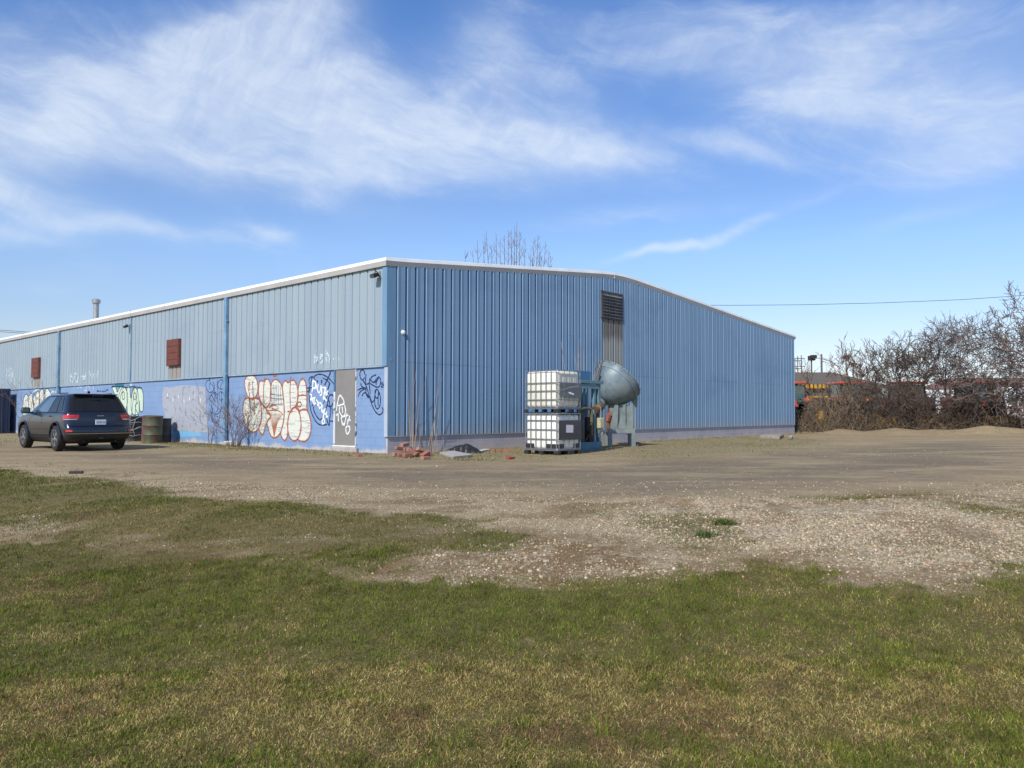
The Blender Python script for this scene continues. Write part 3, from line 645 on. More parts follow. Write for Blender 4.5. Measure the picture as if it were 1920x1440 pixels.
# teal patch, buff patch and drips on the block wall (paint marks in the wall plane)
def spline(pts, closed=False, k=5):
    P = [Vector((p[0], p[1])) for p in pts]; n = len(P); out = []
    if n < 3 and not closed: return P
    for i in range(n if closed else n-1):
        g = lambda j: P[j % n] if closed else P[max(0, min(n-1, j))]
        a, b, c, d = g(i-1), g(i), g(i+1), g(i+2)
        for s in range(k):
            t = s/k; out.append(.5*((2*b)+(c-a)*t+(2*a-5*b+4*c-d)*t*t+(3*b-3*c+d-a)*t*t*t))
    if not closed: out.append(P[-1])
    return out
class Paint:
    """marks sprayed on a wall: strokes and fills given in wall metres (along, z); layers sit 1 mm apart"""
    def __init__(s, which, off): s.w = which; s.off = off; s.mb = {}
    def to3(s, p, lift):
        return (-s.off-lift, p[0], p[1]) if s.w == 'L' else (p[0], -s.off-lift, p[1])
    def fill(s, pts, m, lift=.001, sm=True):
        P = spline(pts, True, 4) if sm else [Vector(p) for p in pts]
        bm = bmesh.new(); vs_ = [bm.verts.new(s.to3(p, lift)) for p in P]
        es = [bm.edges.new((vs_[i], vs_[(i+1) % len(vs_)])) for i in range(len(vs_))]
        bmesh.ops.triangle_fill(bm, edges=es, use_beauty=True); bm.verts.index_update()
        s.mb.setdefault(m.name, (m, MB()))[1].add([v.co.copy() for v in bm.verts], [[v.index for v in f.verts] for f in bm.faces]); bm.free()
    def stroke(s, pts, w, m, lift=.003, closed=False, taper=False):
        P = spline(pts, closed, 5); n = len(P); v = []; f = []
        for i, p in enumerate(P):
            a = P[(i-1) % n] if closed else P[max(0, i-1)]; b = P[(i+1) % n] if closed else P[min(n-1, i+1)]
            d = b-a; d = d.normalized() if d.length > 1e-7 else Vector((1, 0)); nn = Vector((-d.y, d.x))
            ww = w*(.8+.35*math.sin(i*.7+pts[0][0]*9)**2)/2
            if taper and i > n*.6: ww *= max(.15, (n-i)/(n*.4))
            l2 = lift+.0000004*len(s.mb.setdefault(m.name, (m, MB()))[1].f)
            v += [s.to3(p+nn*ww, l2), s.to3(p-nn*ww, l2)]
        for i in range(n if closed else n-1):
            a = 2*i; b = 2*((i+1) % n); f.append((a, b, b+1, a+1))
        s.mb.setdefault(m.name, (m, MB()))[1].add(v, f)
    def join(s, name, parent, label):
        V = []; Fc = []; mi = []; ms = []
        for k, (m, b) in s.mb.items():
            n = len(V); V += b.v; Fc += [tuple(i+n for i in f) for f in b.f]; mi += [len(ms)]*len(b.f); ms.append(m)
        me = bpy.data.meshes.new(name); me.from_pydata(V, [], Fc)
        for m in ms: me.materials.append(m)
        me.polygons.foreach_set('material_index', mi)
        o = bpy.data.objects.new(name, me); COL.objects.link(o); o.parent = parent; o['label'] = label; return o
def sprayed(name, col, col2=None, amt=.6, rough=.7, alpha=None):
    m = mat(name, col, rough, col2=col2 or tuple(c*.8 for c in col), nscale=9, namt=amt, spec=.3)
    if alpha:
        nt, N, L, b = nodes_of(m); tc = N('ShaderNodeTexCoord').outputs['Object']
        L(ramp(nt, tnoise(nt, tc, alpha[0], 6, .7), alpha[1], alpha[2]), b.inputs['Alpha'])
    return m
rustL = sprayed('rust_spray', (.30, .085, .055), (.38, .16, .10)); cream = sprayed('cream_paint', (.68, .65, .50), (.50, .57, .60), .95)
navy = sprayed('navy_spray', (.012, .025, .075), (.02, .05, .12)); whites = sprayed('white_spray', (.80, .84, .86)); darkg = sprayed('dark_teal_spray', (.015, .05, .06))
mint = sprayed('mint_paint', (.50, .60, .46), (.46, .57, .50)); teal = sprayed('teal_patch', (.03, .16, .24)); skyb = sprayed('sky_blue_patch', (.16, .42, .66)); orange = sprayed('thin_orange', (.50, .20, .10))
nt_, N_, L_, b_ = nodes_of(cream); tc_ = N_('ShaderNodeTexCoord').outputs['Object']
L_(mth(nt_, 'MAXIMUM', ramp(nt_, tnoise(nt_, mapping(nt_, tc_, (.9, .9, 11)), 1.3, 6, .7), .36, .46), .45), b_.inputs['Alpha'])
mist = sprayed('white_overspray', (.78, .82, .86)); nt_, N_, L_, b_ = nodes_of(mist); tc_ = N_('ShaderNodeTexCoord').outputs['Object']
L_(mth(nt_, 'MULTIPLY', ramp(nt_, tnoise(nt_, tc_, 60, 5, .8), .40, .70), .40), b_.inputs['Alpha'])
buff = sprayed('buff_roller_paint', (.31, .35, .42), (.37, .37, .38), 1, alpha=(4.5, .30, .46)); fadew = sprayed('faded_white_spray', (.62, .68, .72), alpha=(12, .40, .50)); pinkm = sprayed('faint_blue', (.16, .28, .50), alpha=(3, .35, .7))
def conv(x0, y0, k, off=.006):
    return lambda pts: [LW(x0+x/k, y0+y/k, off) for x, y in pts]
WPX = LW(505, 760)[0]-LW(506, 760)[0]
# -- big cream throw-up
c = conv(440, 680, 8.47); g = Paint('L', .005); W = .046
S1 = c([(250, 197), (310, 212), (350, 270), (368, 370), (362, 470), (335, 535), (285, 565), (225, 575), (190, 490), (165, 390), (158, 300), (190, 225)])
S2 = c([(215, 562), (165, 580), (145, 640), (133, 730), (138, 840), (165, 960), (210, 1050), (280, 1100), (350, 1085), (400, 1000), (430, 850), (420, 700), (400, 610), (360, 570), (285, 572)])
U1 = c([(385, 370), (395, 305), (430, 287), (475, 300), (500, 265), (540, 270), (570, 360), (572, 520), (560, 630), (510, 715), (450, 680), (405, 580), (380, 480)])
T1 = c([(425, 660), (500, 735), (578, 852), (530, 920), (480, 1040), (445, 1150), (385, 1040), (425, 880)])
A1 = c([(650, 265), (700, 290), (740, 350), (765, 450), (782, 620), (790, 760), (780, 900), (740, 1080), (690, 1160), (630, 1195), (570, 1150), (530, 1030), (520, 930), (575, 850), (515, 790), (505, 710), (560, 640), (572, 400), (600, 300)])
K1 = c([(800, 287), (850, 318), (890, 290), (940, 280), (985, 350), (1010, 480), (1000, 610), (950, 710), (900, 755), (850, 900), (842, 1130), (795, 1235), (735, 1130), (785, 900), (782, 650), (760, 380)])
O1 = c([(950, 715), (1010, 760), (1045, 860), (1055, 980), (1040, 1120), (1000, 1210), (940, 1240), (880, 1190), (848, 1080), (845, 930), (880, 800)])
E1 = c([(1080, 250), (1120, 300), (1140, 400), (1147, 520), (1148, 640), (1150, 745), (1190, 850), (1215, 1000), (1195, 1150), (1140, 1235), (1070, 1248), (1010, 1215), (1050, 1100), (1055, 950), (1030, 780), (1000, 680), (1005, 480), (1030, 320)])
for i, P in enumerate((S2, S1, T1, U1, A1, K1, E1, O1)):
    g.fill(P, cream, .0010+.0004*i); g.stroke(P, W*1.15, rustL, .0012+.0004*i+.002, True)
for P, w in (([(235, 300), (240, 380), (225, 450), (215, 390), (232, 310)], .7), ([(290, 280), (285, 380), (292, 470)], .7), ([(232, 470), (238, 620), (252, 770)], .9), ([(305, 630), (310, 720), (318, 840)], .9),
             ([(480, 235), (468, 320), (460, 480), (465, 640)], 1), ([(892, 220), (885, 350), (880, 500), (885, 640), (885, 740)], 1), ([(280, 598), (330, 560), (390, 560)], 1), ([(1005, 530), (1080, 515), (1145, 525)], 1.1),
             ([(1020, 770), (1090, 745), (1165, 755)], 1.3), ([(1000, 690), (1040, 700), (1060, 660), (1040, 625), (1000, 640), (985, 690), (920, 720), (905, 745)], 1), ([(840, 770), (920, 768), (885, 795), (840, 772)], .6)):
    g.stroke(c(P), W*w, rustL, .0062)
for x0, x1 in ((595, 580), (620, 605), (645, 628), (670, 650), (695, 690), (725, 735)): g.stroke(c([(x0, 350 if x0 < 700 else 380), ((x0+x1)/2, 500), (x1+10, 660)]), W*.35, navy, .0066)
for y0 in (500, 560, 655): g.stroke(c([(565, y0), (660, y0+12), (770, y0+16)]), W*.4, navy, .0068)
for q in range(3): g.stroke(c([(548, 700+q*14), (590, 670+q*12), (650, 680), (700, 720), (650, 740), (590, 730-q*8)]), W*.5, rustL, .0070+.0002*q)
for k in range(11): g.stroke(c([(540+k*22, 775+k*4), (590+k*9, 960), (628, 1185)]), W*.38, orange if k % 2 else rustL, .0074+.0001*k)
g.stroke(c([(530, 765), (600, 755), (700, 765), (775, 830)]), W*.7, rustL, .0086)
g.stroke(c([(610, 125), (605, 170), (630, 215), (660, 190), (662, 130)]), W*1.2, rustL, .0062); g.stroke(c([(635, 165), (630, 190)]), W*.9, whites, .0064)
g.join('graffiti', blk, 'cream bubble letter graffiti outlined in rust red')
# -- dark circle with white scribble
c = conv(560, 670, 7.578); g = Paint('L', .005); W = .040
for P, w in (([(215, 275), (270, 243), (350, 250), (430, 300), (500, 380), (525, 430)], 1), ([(152, 375), (148, 310), (185, 275), (222, 295), (238, 335)], 1), ([(190, 285), (170, 380), (148, 440), (152, 600), (175, 760), (215, 860), (260, 930), (320, 962), (405, 955)], 1.1),
             ([(85, 440), (150, 435), (195, 430)], 1.1), ([(88, 442), (140, 490), (165, 450)], 1), ([(185, 690), (225, 658), (265, 692)], 1), ([(215, 695), (212, 740), (250, 830), (310, 888), (345, 830)], 1.1),
             ([(330, 870), (400, 690), (430, 560), (470, 530), (503, 580), (490, 650), (455, 700), (405, 680)], 1.3), ([(435, 640), (455, 760), (440, 880), (430, 970), (388, 845)], 1.1), ([(440, 905), (485, 912), (512, 960), (518, 1020)], 1), ([(470, 710), (490, 830), (505, 900)], .8),
             ([(455, 210), (410, 310), (368, 395)], 1.5), ([(343, 295), (400, 325), (448, 378)], 1), ([(440, 375), (412, 460)], 1.4), ([(430, 500), (350, 660)], .9), ([(325, 320), (328, 370)], 1.8), ([(265, 325), (262, 360)], 1.8), ([(440, 640), (420, 600)], 1)):
    g.stroke(c(P), W*w, navy, .002)
rr = random.Random(5)
for P in ([(205, 320), (200, 420), (190, 500)], [(205, 330), (240, 360), (235, 430), (200, 440)], [(240, 340), (270, 480)], [(225, 440), (262, 430)], [(280, 380), (270, 470), (300, 500), (320, 400)], [(320, 400), (330, 520), (300, 540)], [(330, 430), (390, 440), (360, 520), (420, 480)], [(380, 430), (350, 600)],
          [(160, 520), (185, 540), (175, 610), (205, 580), (200, 640)], [(165, 600), (240, 570)], [(230, 590), (215, 660), (250, 650)], [(250, 600), (280, 650), (262, 690)], [(285, 640), (295, 720), (330, 690), (315, 650), (285, 650)], [(340, 680), (330, 760), (370, 750)], [(380, 720), (345, 860)], [(330, 770), (400, 820)], [(400, 770), (395, 850), (420, 830)],
          [(360, 860), (335, 900), (345, 945), (370, 920), (360, 870)], [(355, 560), (400, 620)], [(385, 540), (415, 520)]):
    g.stroke(c(P), W*2.2, mist, .0035); g.stroke(c(P), W*1.1, whites, .0052)
g.join('graffiti', blk, 'dark blue circle tag overwritten with white scribbled letters')
# -- dark tag right of the door
g = Paint('L', .005)
for P in ([(940, 245), (928, 195), (895, 178), (870, 225), (878, 290), (905, 322), (938, 285)], [(910, 320), (955, 400), (1000, 530), (1040, 630), (1065, 620), (1085, 560), (1085, 480), (1110, 455), (1135, 490), (1128, 560), (1100, 580), (1085, 540)],
          [(957, 240), (950, 330), (955, 380), (1000, 370)], [(1012, 295), (1005, 400), (1018, 520)], [(1100, 250), (1040, 275), (1025, 320), (1060, 355), (1110, 340), (1140, 280), (1165, 330), (1155, 400), (1120, 425), (1060, 400), (1015, 370)],
          [(1140, 270), (1070, 350)], [(1105, 300), (1100, 390)], [(1170, 360), (1185, 395), (1172, 430)], [(1190, 350), (1203, 395), (1190, 435)],
          [(878, 370), (900, 415), (950, 440)], [(838, 468), (890, 442), (950, 440)], [(845, 558), (875, 490), (950, 440)], [(900, 552), (925, 508), (960, 512), (1000, 562), (985, 568), (960, 530)], [(960, 400), (955, 500), (990, 560)],
          [(1100, 455), (1080, 560), (1085, 680), (1120, 732), (1155, 680), (1162, 570), (1140, 490)], [(1130, 500), (1128, 690)], [(1010, 575), (1045, 680), (1090, 770), (1145, 815), (1190, 785), (1197, 735), (1180, 712)]):
    g.stroke(c(P), W*1.0, navy, .002)
g.join('graffiti', blk, 'thin navy looping tag beside the grey door')
# -- white tag on the door
g = Paint('L', .036); W = .034
for P in ([(545, 760), (565, 650), (590, 550), (615, 550), (650, 610), (660, 670)], [(570, 690), (660, 660)], [(600, 700), (590, 760), (625, 830), (660, 830), (680, 760), (665, 680)], [(630, 700), (640, 790)], [(615, 850), (640, 960), (660, 930)], [(620, 850), (720, 820)], [(700, 790), (660, 970)], [(740, 830), (700, 960), (720, 880), (750, 900)],
          [(545, 820), (580, 810)], [(575, 790), (578, 910)], [(720, 970), (685, 1000), (690, 1070), (715, 1085), (738, 1030), (735, 985), (700, 980)]):
    g.stroke(c(P), W*2.6, mist, .0006); g.stroke(c(P), W, whites, .0022)
g.join('graffiti', dr, 'white looping tag sprayed on the door')
# -- navy tag left of the downspout
c = conv(340, 640, 4.8); g = Paint('L', .005); W = .030
for P in ([(290, 345), (280, 312), (258, 315), (258, 370), (285, 400)], [(262, 345), (228, 360), (222, 410), (245, 455), (285, 450), (298, 400), (280, 360)], [(285, 400), (300, 450), (330, 480), (322, 400), (328, 350)], [(252, 380), (256, 430)], [(355, 345), (330, 375), (335, 420), (365, 430), (388, 395), (380, 355), (355, 345)], [(375, 350), (350, 420)],
          [(250, 520), (275, 475), (300, 465), (320, 520)], [(270, 480), (300, 540)], [(300, 450), (305, 560)], [(345, 455), (340, 510), (360, 530), (378, 500), (370, 460), (345, 455)], [(360, 460), (362, 560)], [(322, 470), (330, 600), (310, 640)], [(270, 570), (285, 640), (330, 650), (390, 560)], [(280, 600), (275, 700), (300, 740)], [(360, 580), (340, 700), (310, 730)]):
    g.stroke(c(P), W, navy, .002)
g.join('graffiti', blk, 'navy looping tag behind the bare shrub')
# -- buff roller patch over old graffiti with sky blue rim
c = conv(0, 540, 4.364); g = Paint('L', .005)
g.fill(c([(1345, 810), (1400, 815), (1480, 795), (1600, 800), (1680, 810), (1690, 1000), (1700, 1180), (1640, 1180), (1600, 1190), (1530, 1165), (1450, 1170), (1400, 1110), (1370, 1120), (1330, 960), (1330, 850)]), buff, .0015, False)
g.fill(c([(1420, 1172), (1530, 1168), (1640, 1182), (1645, 1210), (1540, 1215), (1420, 1225)]), skyb, .001, False)
for k in range(7): x = 1370+k*45; g.stroke(c([(x, 860+(k*37) % 60), (x+2, 890+(k*37) % 60)]), .04, whites, .0042)
for k in range(9): x = 1390+k*33; g.stroke(c([(x, 1110+(k*23) % 30), (x+1, 1180+(k*13) % 30)]), .03, buff, .0045)
g.join('graffiti', blk, 'buff grey roller patch covering old graffiti')
# -- mint letters beside the car
g = Paint('L', .005); W = .05
shapes = [[(915, 810), (945, 808), (960, 850), (985, 808), (1010, 812), (985, 900), (975, 1040), (935, 1040), (945, 900)],
          [(990, 830), (1015, 812), (1040, 850), (1045, 930), (1030, 1000), (1040, 1040), (1000, 1035), (975, 980), (972, 890)],
          [(1040, 815), (1062, 815), (1070, 900), (1090, 820), (1100, 810), (1085, 960), (1075, 1035), (1045, 1035)],
          [(1085, 850), (1105, 815), (1128, 850), (1130, 930), (1108, 960), (1115, 1000), (1130, 1030), (1090, 1035), (1072, 960)],
          [(1125, 830), (1150, 820), (1170, 860), (1170, 1000), (1145, 1000), (1140, 920), (1135, 1035), (1108, 1035), (1118, 900)]]
for i, s in enumerate(shapes): g.fill(c(s), mint, .001+.0004*i); g.stroke(c(s), W*.8, darkg, .003+.0004*i, True)
for P in ([(1000, 860), (1015, 850), (1020, 900), (1005, 910), (1000, 865)], [(1095, 865), (1110, 860), (1112, 905), (1098, 912), (1095, 870)], [(1075, 780), (1068, 790), (1078, 795), (1082, 770), (1072, 768)]): g.stroke(c(P), W*.7, darkg if P[0][1] > 800 else whites, .0062)
g.stroke(c([(912, 812), (960, 806), (1040, 812), (1100, 808), (1160, 818)]), W*.9, darkg, .0066)
g.join('graffiti', blk, 'mint green block letter graffiti with dark outline beside the car')
# teal infill under the siding
g = Paint('L', .005); g.fill(c([(933, 745), (1015, 738), (1015, 805), (940, 810)]), teal, .0008, False); g.join('paint_patch', blk, 'dark teal painted patch under the siding')
# -- pastel letters behind the car
c = conv(0, 700, 10.28); g = Paint('L', .005); W = .055
sh = [[(440, 800), (440, 650), (455, 500), (500, 400), (545, 460), (545, 600), (560, 700), (520, 820)], [(545, 460), (610, 380), (620, 500), (640, 600), (640, 800), (560, 810), (550, 620)], [(640, 470), (690, 390), (730, 340), (760, 420), (755, 560), (740, 760), (680, 720), (650, 600)],
      [(760, 380), (815, 300), (850, 420), (845, 560), (800, 640), (750, 700), (765, 540)], [(850, 440), (900, 290), (960, 350), (990, 430), (1000, 620), (900, 640), (850, 560)]]
for i, s in enumerate(sh): g.fill(c(s), cream, .001+.0004*i); g.stroke(c(s), W, darkg if i % 2 == 0 else navy, .003+.0004*i, True)
for P in ([(480, 540), (520, 510), (545, 530)], [(600, 560), (640, 555), (660, 600)], [(490, 745), (492, 800)], [(745, 540), (765, 460), (770, 400)]): g.stroke(c(P), W*.6, rustL, .0062)
for P in ([(560, 420), (650, 350), (760, 300)], [(980, 380), (1020, 350), (1080, 370)]): g.stroke(c(P), W*1.4, fadew, .0008)
g.join('graffiti', blk, 'pastel spiky letter graffiti behind the parked car')
# -- white scribbles along the siding and the ledge
c = conv(0, 660, 5.647); g = Paint('L', .052); rr = random.Random(3)
def scribble(x0, x1, y0, y1, n, w, m):
    for k in range(n):
        x = x0+(x1-x0)*(k+.5)/n; P = []
        for j in range(4): P.append((x+rr.uniform(-1, 1)*(x1-x0)/n*.6, y0+(y1-y0)*rr.random()))
        g.stroke(c(P), w, m, .001+.0003*k)
scribble(75, 165, 155, 350, 7, .07, fadew); scribble(735, 930, 225, 315, 8, .055, fadew); scribble(960, 1060, 200, 300, 3, .04, fadew)
g.join('graffiti', bld, 'faded white scribbles on the siding')
g = Paint('L', .005); scribble(735, 990, 335, 410, 8, .05, fadew); scribble(1030, 1150, 400, 425, 5, .04, navy); g.join('graffiti', blk, 'faint white and black scribble above the parked car')
c = conv(340, 640, 4.8); g = Paint('L', .052)
for P in ([(1215, 120), (1210, 200)], [(1225, 90), (1227, 95)], [(1215, 150), (1235, 145), (1230, 190)], [(1262, 120), (1285, 125), (1260, 150), (1285, 175), (1262, 200)], [(1312, 80), (1345, 150), (1340, 185), (1318, 175), (1315, 90)], [(1380, 150), (1385, 170)], [(1405, 150), (1408, 172)], [(1430, 145), (1432, 170)]): g.stroke(c(P), .04, fadew, .001)
g.join('graffiti', bld, 'faded white letters low on the siding above the door')
# ------------------------------------------------------------------ intermediate bulk tanks
steel = mat('cage_steel', (.30, .31, .33), .45, .5, col2=(.20, .21, .22), nscale=8)
plastic = mat('milky_plastic', (.78, .78, .74), .38, col2=(.70, .70, .62), nscale=1.6, spec=.5)
plastic_d = mat('stained_milky_plastic', (.76, .75, .68), .42, col2=(.60, .59, .48), nscale=1.3, spec=.5)
for m_ in (plastic, plastic_d):
    bs = m_.node_tree.nodes['Principled BSDF']; bs.inputs['Subsurface Weight'].default_value = .5; bs.inputs['Subsurface Radius'].default_value = (.1, .1, .09); bs.inputs['Subsurface Scale'].default_value = .3
blackp = mat('black_plastic', (.016, .016, .018), .5, col2=(.03, .03, .03), nscale=4)
platem = mat('plate_grey', (.13, .14, .15), .45, .4, col2=(.22, .23, .24), nscale=2.5, thr=(.5, .62))
def tote(label, base, top, upper):
    # local: x along the gable (1.0), y along the side wall (1.2); origin at the near corner
    LXx, LYy = 1.04, 1.20
    t = thing('bulk_tank', label, 'tank', loc2w(2.92, -3.66, base), BANG, 'stacked caged bulk tanks')
    hb = .15; H_ = top-base
    mb = MB()
    for x in (.06, LXx/2, LXx-.06):
        for y in (.07, LYy/2, LYy-.07): mb.rbox(x-.07, x+.07, y-.08, y+.08, 0, .10, .012, 1)
    if upper: mb.box(0, LXx, 0, .1, 0, .02).box(0, LXx, LYy-.1, LYy, 0, .02).box(0, .1, .1, LYy-.1, 0, .02).box(LXx-.1, LXx, .1, LYy-.1, 0, .02)
    pal = mb.build('pallet', blackp, t)
    MB().box(.01, LXx-.01, .01, LYy-.01, .103, .135).build('deck', steel, pal)
    if upper:
        mb = MB()
        for y in (.30, .62, .98): mb.rbox(-.012, .02, y-.06, y+.06, .015, .10, .008, 1)
        for x in (.40, .78): mb.rbox(x-.05, x+.05, -.012, .02, .015, .10, .008, 1)
        mb.build('pallet_block', mat('blue_block', (.05, .17, .36), .5), pal)
    ht = H_-.03
    b = MB().rbox(.035, LXx-.035, .035, LYy-.035, .14, ht, .085, 5)
    if upper: b = MB().rbox(.035, LXx-.035, .035, LYy-.035, .14, ht, .095, 5)
    bo = b.build('bottle', plastic_d if upper else plastic, t, smooth=True)
    MB().lathe([(.10, 0), (.10, .02)], 20, T(LXx/2, LYy/2, ht-.002)).build('cap', blackp, bo)
    mb = MB(); r = .0115
    zt = H_-.02; zs = [.17+(zt-.17)*k/(5 if not upper else 5) for k in range(6)]
    if not upper: zs = [.15, .42, .68, .93, zt]
    else: zs = [.15, .36, .60, .82, zt-.02]
    for z in zs:
        P = [(0, .05, z), (.015, .015, z), (.05, 0, z), (LXx-.05, 0, z), (LXx-.015, .015, z), (LXx, .05, z), (LXx, LYy-.05, z), (LXx-.015, LYy-.015, z), (LXx-.05, LYy, z), (.05, LYy, z), (.015, LYy-.015, z), (0, LYy-.05, z), (0, .05, z)]
        mb.tube(P, r*1.15, 6)
    for k in range(7):
        y = .05+(LYy-.1)*k/6
        for x in (0, LXx): mb.tube([(x, y, .13), (x, y, zt)], r, 6)
    for k in range(5):
        x = .05+(LXx-.1)*k/4
        for y in (0, LYy): mb.tube([(x, y, .13), (x, y, zt)], r, 6)
    for y in (LYy*.35, LYy*.68): mb.tube([(0, y, zt), (LXx, y, zt)], r*1.3, 6)
    mb.build('cage', steel, t, smooth=True)
    # label plate on the gable-facing side panel (-y side, near the -x... shaded right face)
    if upper:
        p = MB().box(.10, LXx-.02, -.018, -.012, .42, .82).build('plate', platem, t)
        g = Paint('G', 0); sc = [(.45, -.0195), (0, 0)]
        MB().add([(.42, -.0195, .56), (.50, -.0195, .52), (.68, -.0195, .49), (.70, -.0195, .53), (.60, -.0195, .545), (.52, -.0195, .575)], [(0, 1, 2, 3, 4, 5)]).build('torn_sticker', whites, p)
        MB().add([(.12, -.0193, .60), (.5, -.0193, .68), (.9, -.0193, .72), (.9, -.0193, .76), (.5, -.0193, .715), (.12, -.0193, .63)], [(0, 1, 2, 3, 4, 5)]).build('scrape', mat('scrape_grey', (.26, .28, .29), .5), p)
    else:
        p = MB().box(.03, LXx-.02, -.018, -.012, .40, .92).build('plate', mat('plate_black', (.035, .036, .04), .5, col2=(.06, .06, .065)), t)
        MB().add([(.33, -.0195, .60), (.65, -.0195, .59), (.66, -.0195, .80), (.34, -.0195, .81)], [(0, 1, 2, 3)]).build('sticker', mat('paper_sticker', (.60, .58, .62), .7, col2=(.50, .48, .52)), p)
        mb = MB()
        for (x0, x1, y0, y1) in ((.012, .34, .012, .42), (.72, 1.028, .012, .30), (.012, .3, .86, 1.188), (.74, 1.028, .86, 1.188)): mb.rbox(x0, x1, y0, y1, .135, .29, .02, 2)
        mb.build('corner_guard', blackp, t)
    return t
zb_ = Hs(*loc2w(3.3, -3.2).xy[:]) if False else 0.02
tote('lower caged white bulk tank with a black plate and square paper sticker', .0, 1.13, False)
tote('upper caged bulk tank, slightly yellowed, with a scraped grey plate', 1.135, 2.32, True)

# ------------------------------------------------------------------ blue steel press frame beside the tanks
bsteel = mat('blue_machine_paint', (.045, .135, .215), .55, col2=(.085, .20, .26), nscale=3, bump=.1)
bsteel2 = mat('pale_blue_machine_paint', (.12, .25, .31), .5, col2=(.09, .15, .17), nscale=5)
dirty = mat('oily_yellow_steel', (.17, .14, .06), .6, col2=(.06, .06, .045), nscale=5)
dk = mat('oily_dark', (.02, .025, .03), .5, col2=(.06, .07, .07), nscale=6)
m0 = thing('hydraulic_press', 'open blue steel machine frame with dark cylinders standing beside the white tanks', 'machine', loc2w(4.93, -2.75), BANG)
mb = MB()
mb.box(0, 1.28, .0, .9, .0, .05).box(0, 1.28, 0, .04, .05, .25).box(1.24, 1.28, .04, .9, .05, .25).box(0, .04, .04, .9, .05, .25).box(.04, 1.24, .86, .9, .05, .25)
mb.build('base', bsteel, m0, bevel=.01)
mb = MB()
for x, y in ((.0, .0), (1.12, .0), (.0, .82), (1.12, .82)):
    mb.box(x, x+.10, y, y+.012, .25, 2.02).box(x, x+.012, y+.012, y+.10, .25, 2.02).box(x, x+.10, y+.10, y+.112, .25, 2.02)
mb.box(.92, 1.0, .03, .11, .25, 1.98)
mb.build('upright', bsteel2, m0, bevel=.004)
mb = MB(); mb.box(-.05, 1.34, -.03, .10, 2.02, 2.12).box(-.03, 1.30, .80, .93, 2.02, 2.12).box(-.02, .08, .10, .80, 2.03, 2.11).box(1.2, 1.3, .10, .80, 2.03, 2.11).box(.10, 1.2, .0, .03, 1.86, 2.0)
mb.build('top_beam', bsteel2, m0, bevel=.006)
MB().rbox(.22, 1.12, .30, .76, 2.125, 2.42, .01, 1).build('tank_box', mat('blue_tank_paint', (.03, .135, .27), .45, col2=(.05, .16, .28)), m0)
MB().box(.12, 1.1, .40, .46, .25, 1.9).build('back_plate', mat('dark_blue_panel', (.03, .09, .15), .5, col2=(.05, .12, .18), nscale=4), m0)
mb = MB()
for x in (.22, .42, .60, .78): mb.tube([(x, .22, 1.3), (x, .22, 2.0)], .03, 10)
mb.box(.12, .95, .12, .34, 1.22, 1.30).build('rod', bsteel, m0)
mb = MB(); mb.lathe([(.2, .25), (.21, .5), (.21, 1.12), (.17, 1.2), (.06, 1.24)], 20, T(.38, .24, 0)); mb.lathe([(.15, .25), (.15, .95), (.1, 1.0)], 16, T(.98, .30, 0)); mb.build('cylinder', dk, m0, smooth=True)
mb = MB(); mb.tube([(.16, -.01, 1.24), (.4, -.01, 1.27), (.68, -.01, 1.25), (.74, -.01, 1.15), (.74, -.01, .44)], .045, 10); mb.tube([(-.02, -.04, 2.0), (-.01, -.05, 1.6), (.0, -.045, .9)], .05, 8); mb.build('pipe', dirty, m0, smooth=True)
mb = MB(); mb.lathe([(.12, 0), (.13, .05), (.13, .34), (.10, .4)], 16, T(.92, .0, 1.22) @ RY(70)); mb.build('motor', mat('brown_motor', (.15, .085, .05), .6, col2=(.06, .045, .035), nscale=5), m0, smooth=True)
sb = MB().rbox(.98, 1.20, -.16, -.02, .66, .98, .02, 2).build('switch_box', mat('old_white_box', (.50, .48, .25), .6, col2=(.34, .31, .26), nscale=6), m0)
cm_ = mat('pale_cable', (.40, .36, .30), .6)
for P, r_ in (([(.92, -.08, 1.36), (1.02, -.14, 1.30), (1.06, -.12, 1.1), (1.08, -.09, .98)], .014), ([(1.08, -.08, .66), (1.02, -.1, .55), (1.10, -.1, .46), (1.16, -.12, .56)], .011), ([(1.12, -.08, .66), (1.14, -.12, .5), (1.05, -.1, .36)], .011)):
    MB().tube(P, r_, 6).build('cable', cm_, m0, smooth=True)
mb = MB(); mb.tube([(.55, .1, .27), (.72, .06, .50), (.95, .1, .47), (1.1, .15, .5)], .02, 7); mb.rbox(.8, 1.05, .1, .3, .25, .6, .03, 2); mb.build('oily_scrap', mat('reddish_scrap', (.10, .045, .035), .6, col2=(.03, .03, .03), nscale=8), m0)

# ------------------------------------------------------------------ bell shaped mixing drum on its stand
gsteel = mat('grey_green_steel', (.21, .25, .24), .55, .15, col2=(.12, .155, .155), nscale=3, bump=.15)
drumm = mat('drum_steel', (.225, .275, .285), .5, .15, col2=(.10, .145, .185), nscale=1.3, bump=.05, spec=.4, thr=(.38, .60))
rustl = mat('light_rust', (.20, .085, .045), .8, col2=(.11, .055, .035), nscale=7)
mixc_o = atdepth(1160, 838, 26.6)
m1 = thing('mixing_drum', 'big tilted grey green steel drum on a welded stand against the ribbed wall', 'machine', (mixc_o.x, mixc_o.y, 0), 0)
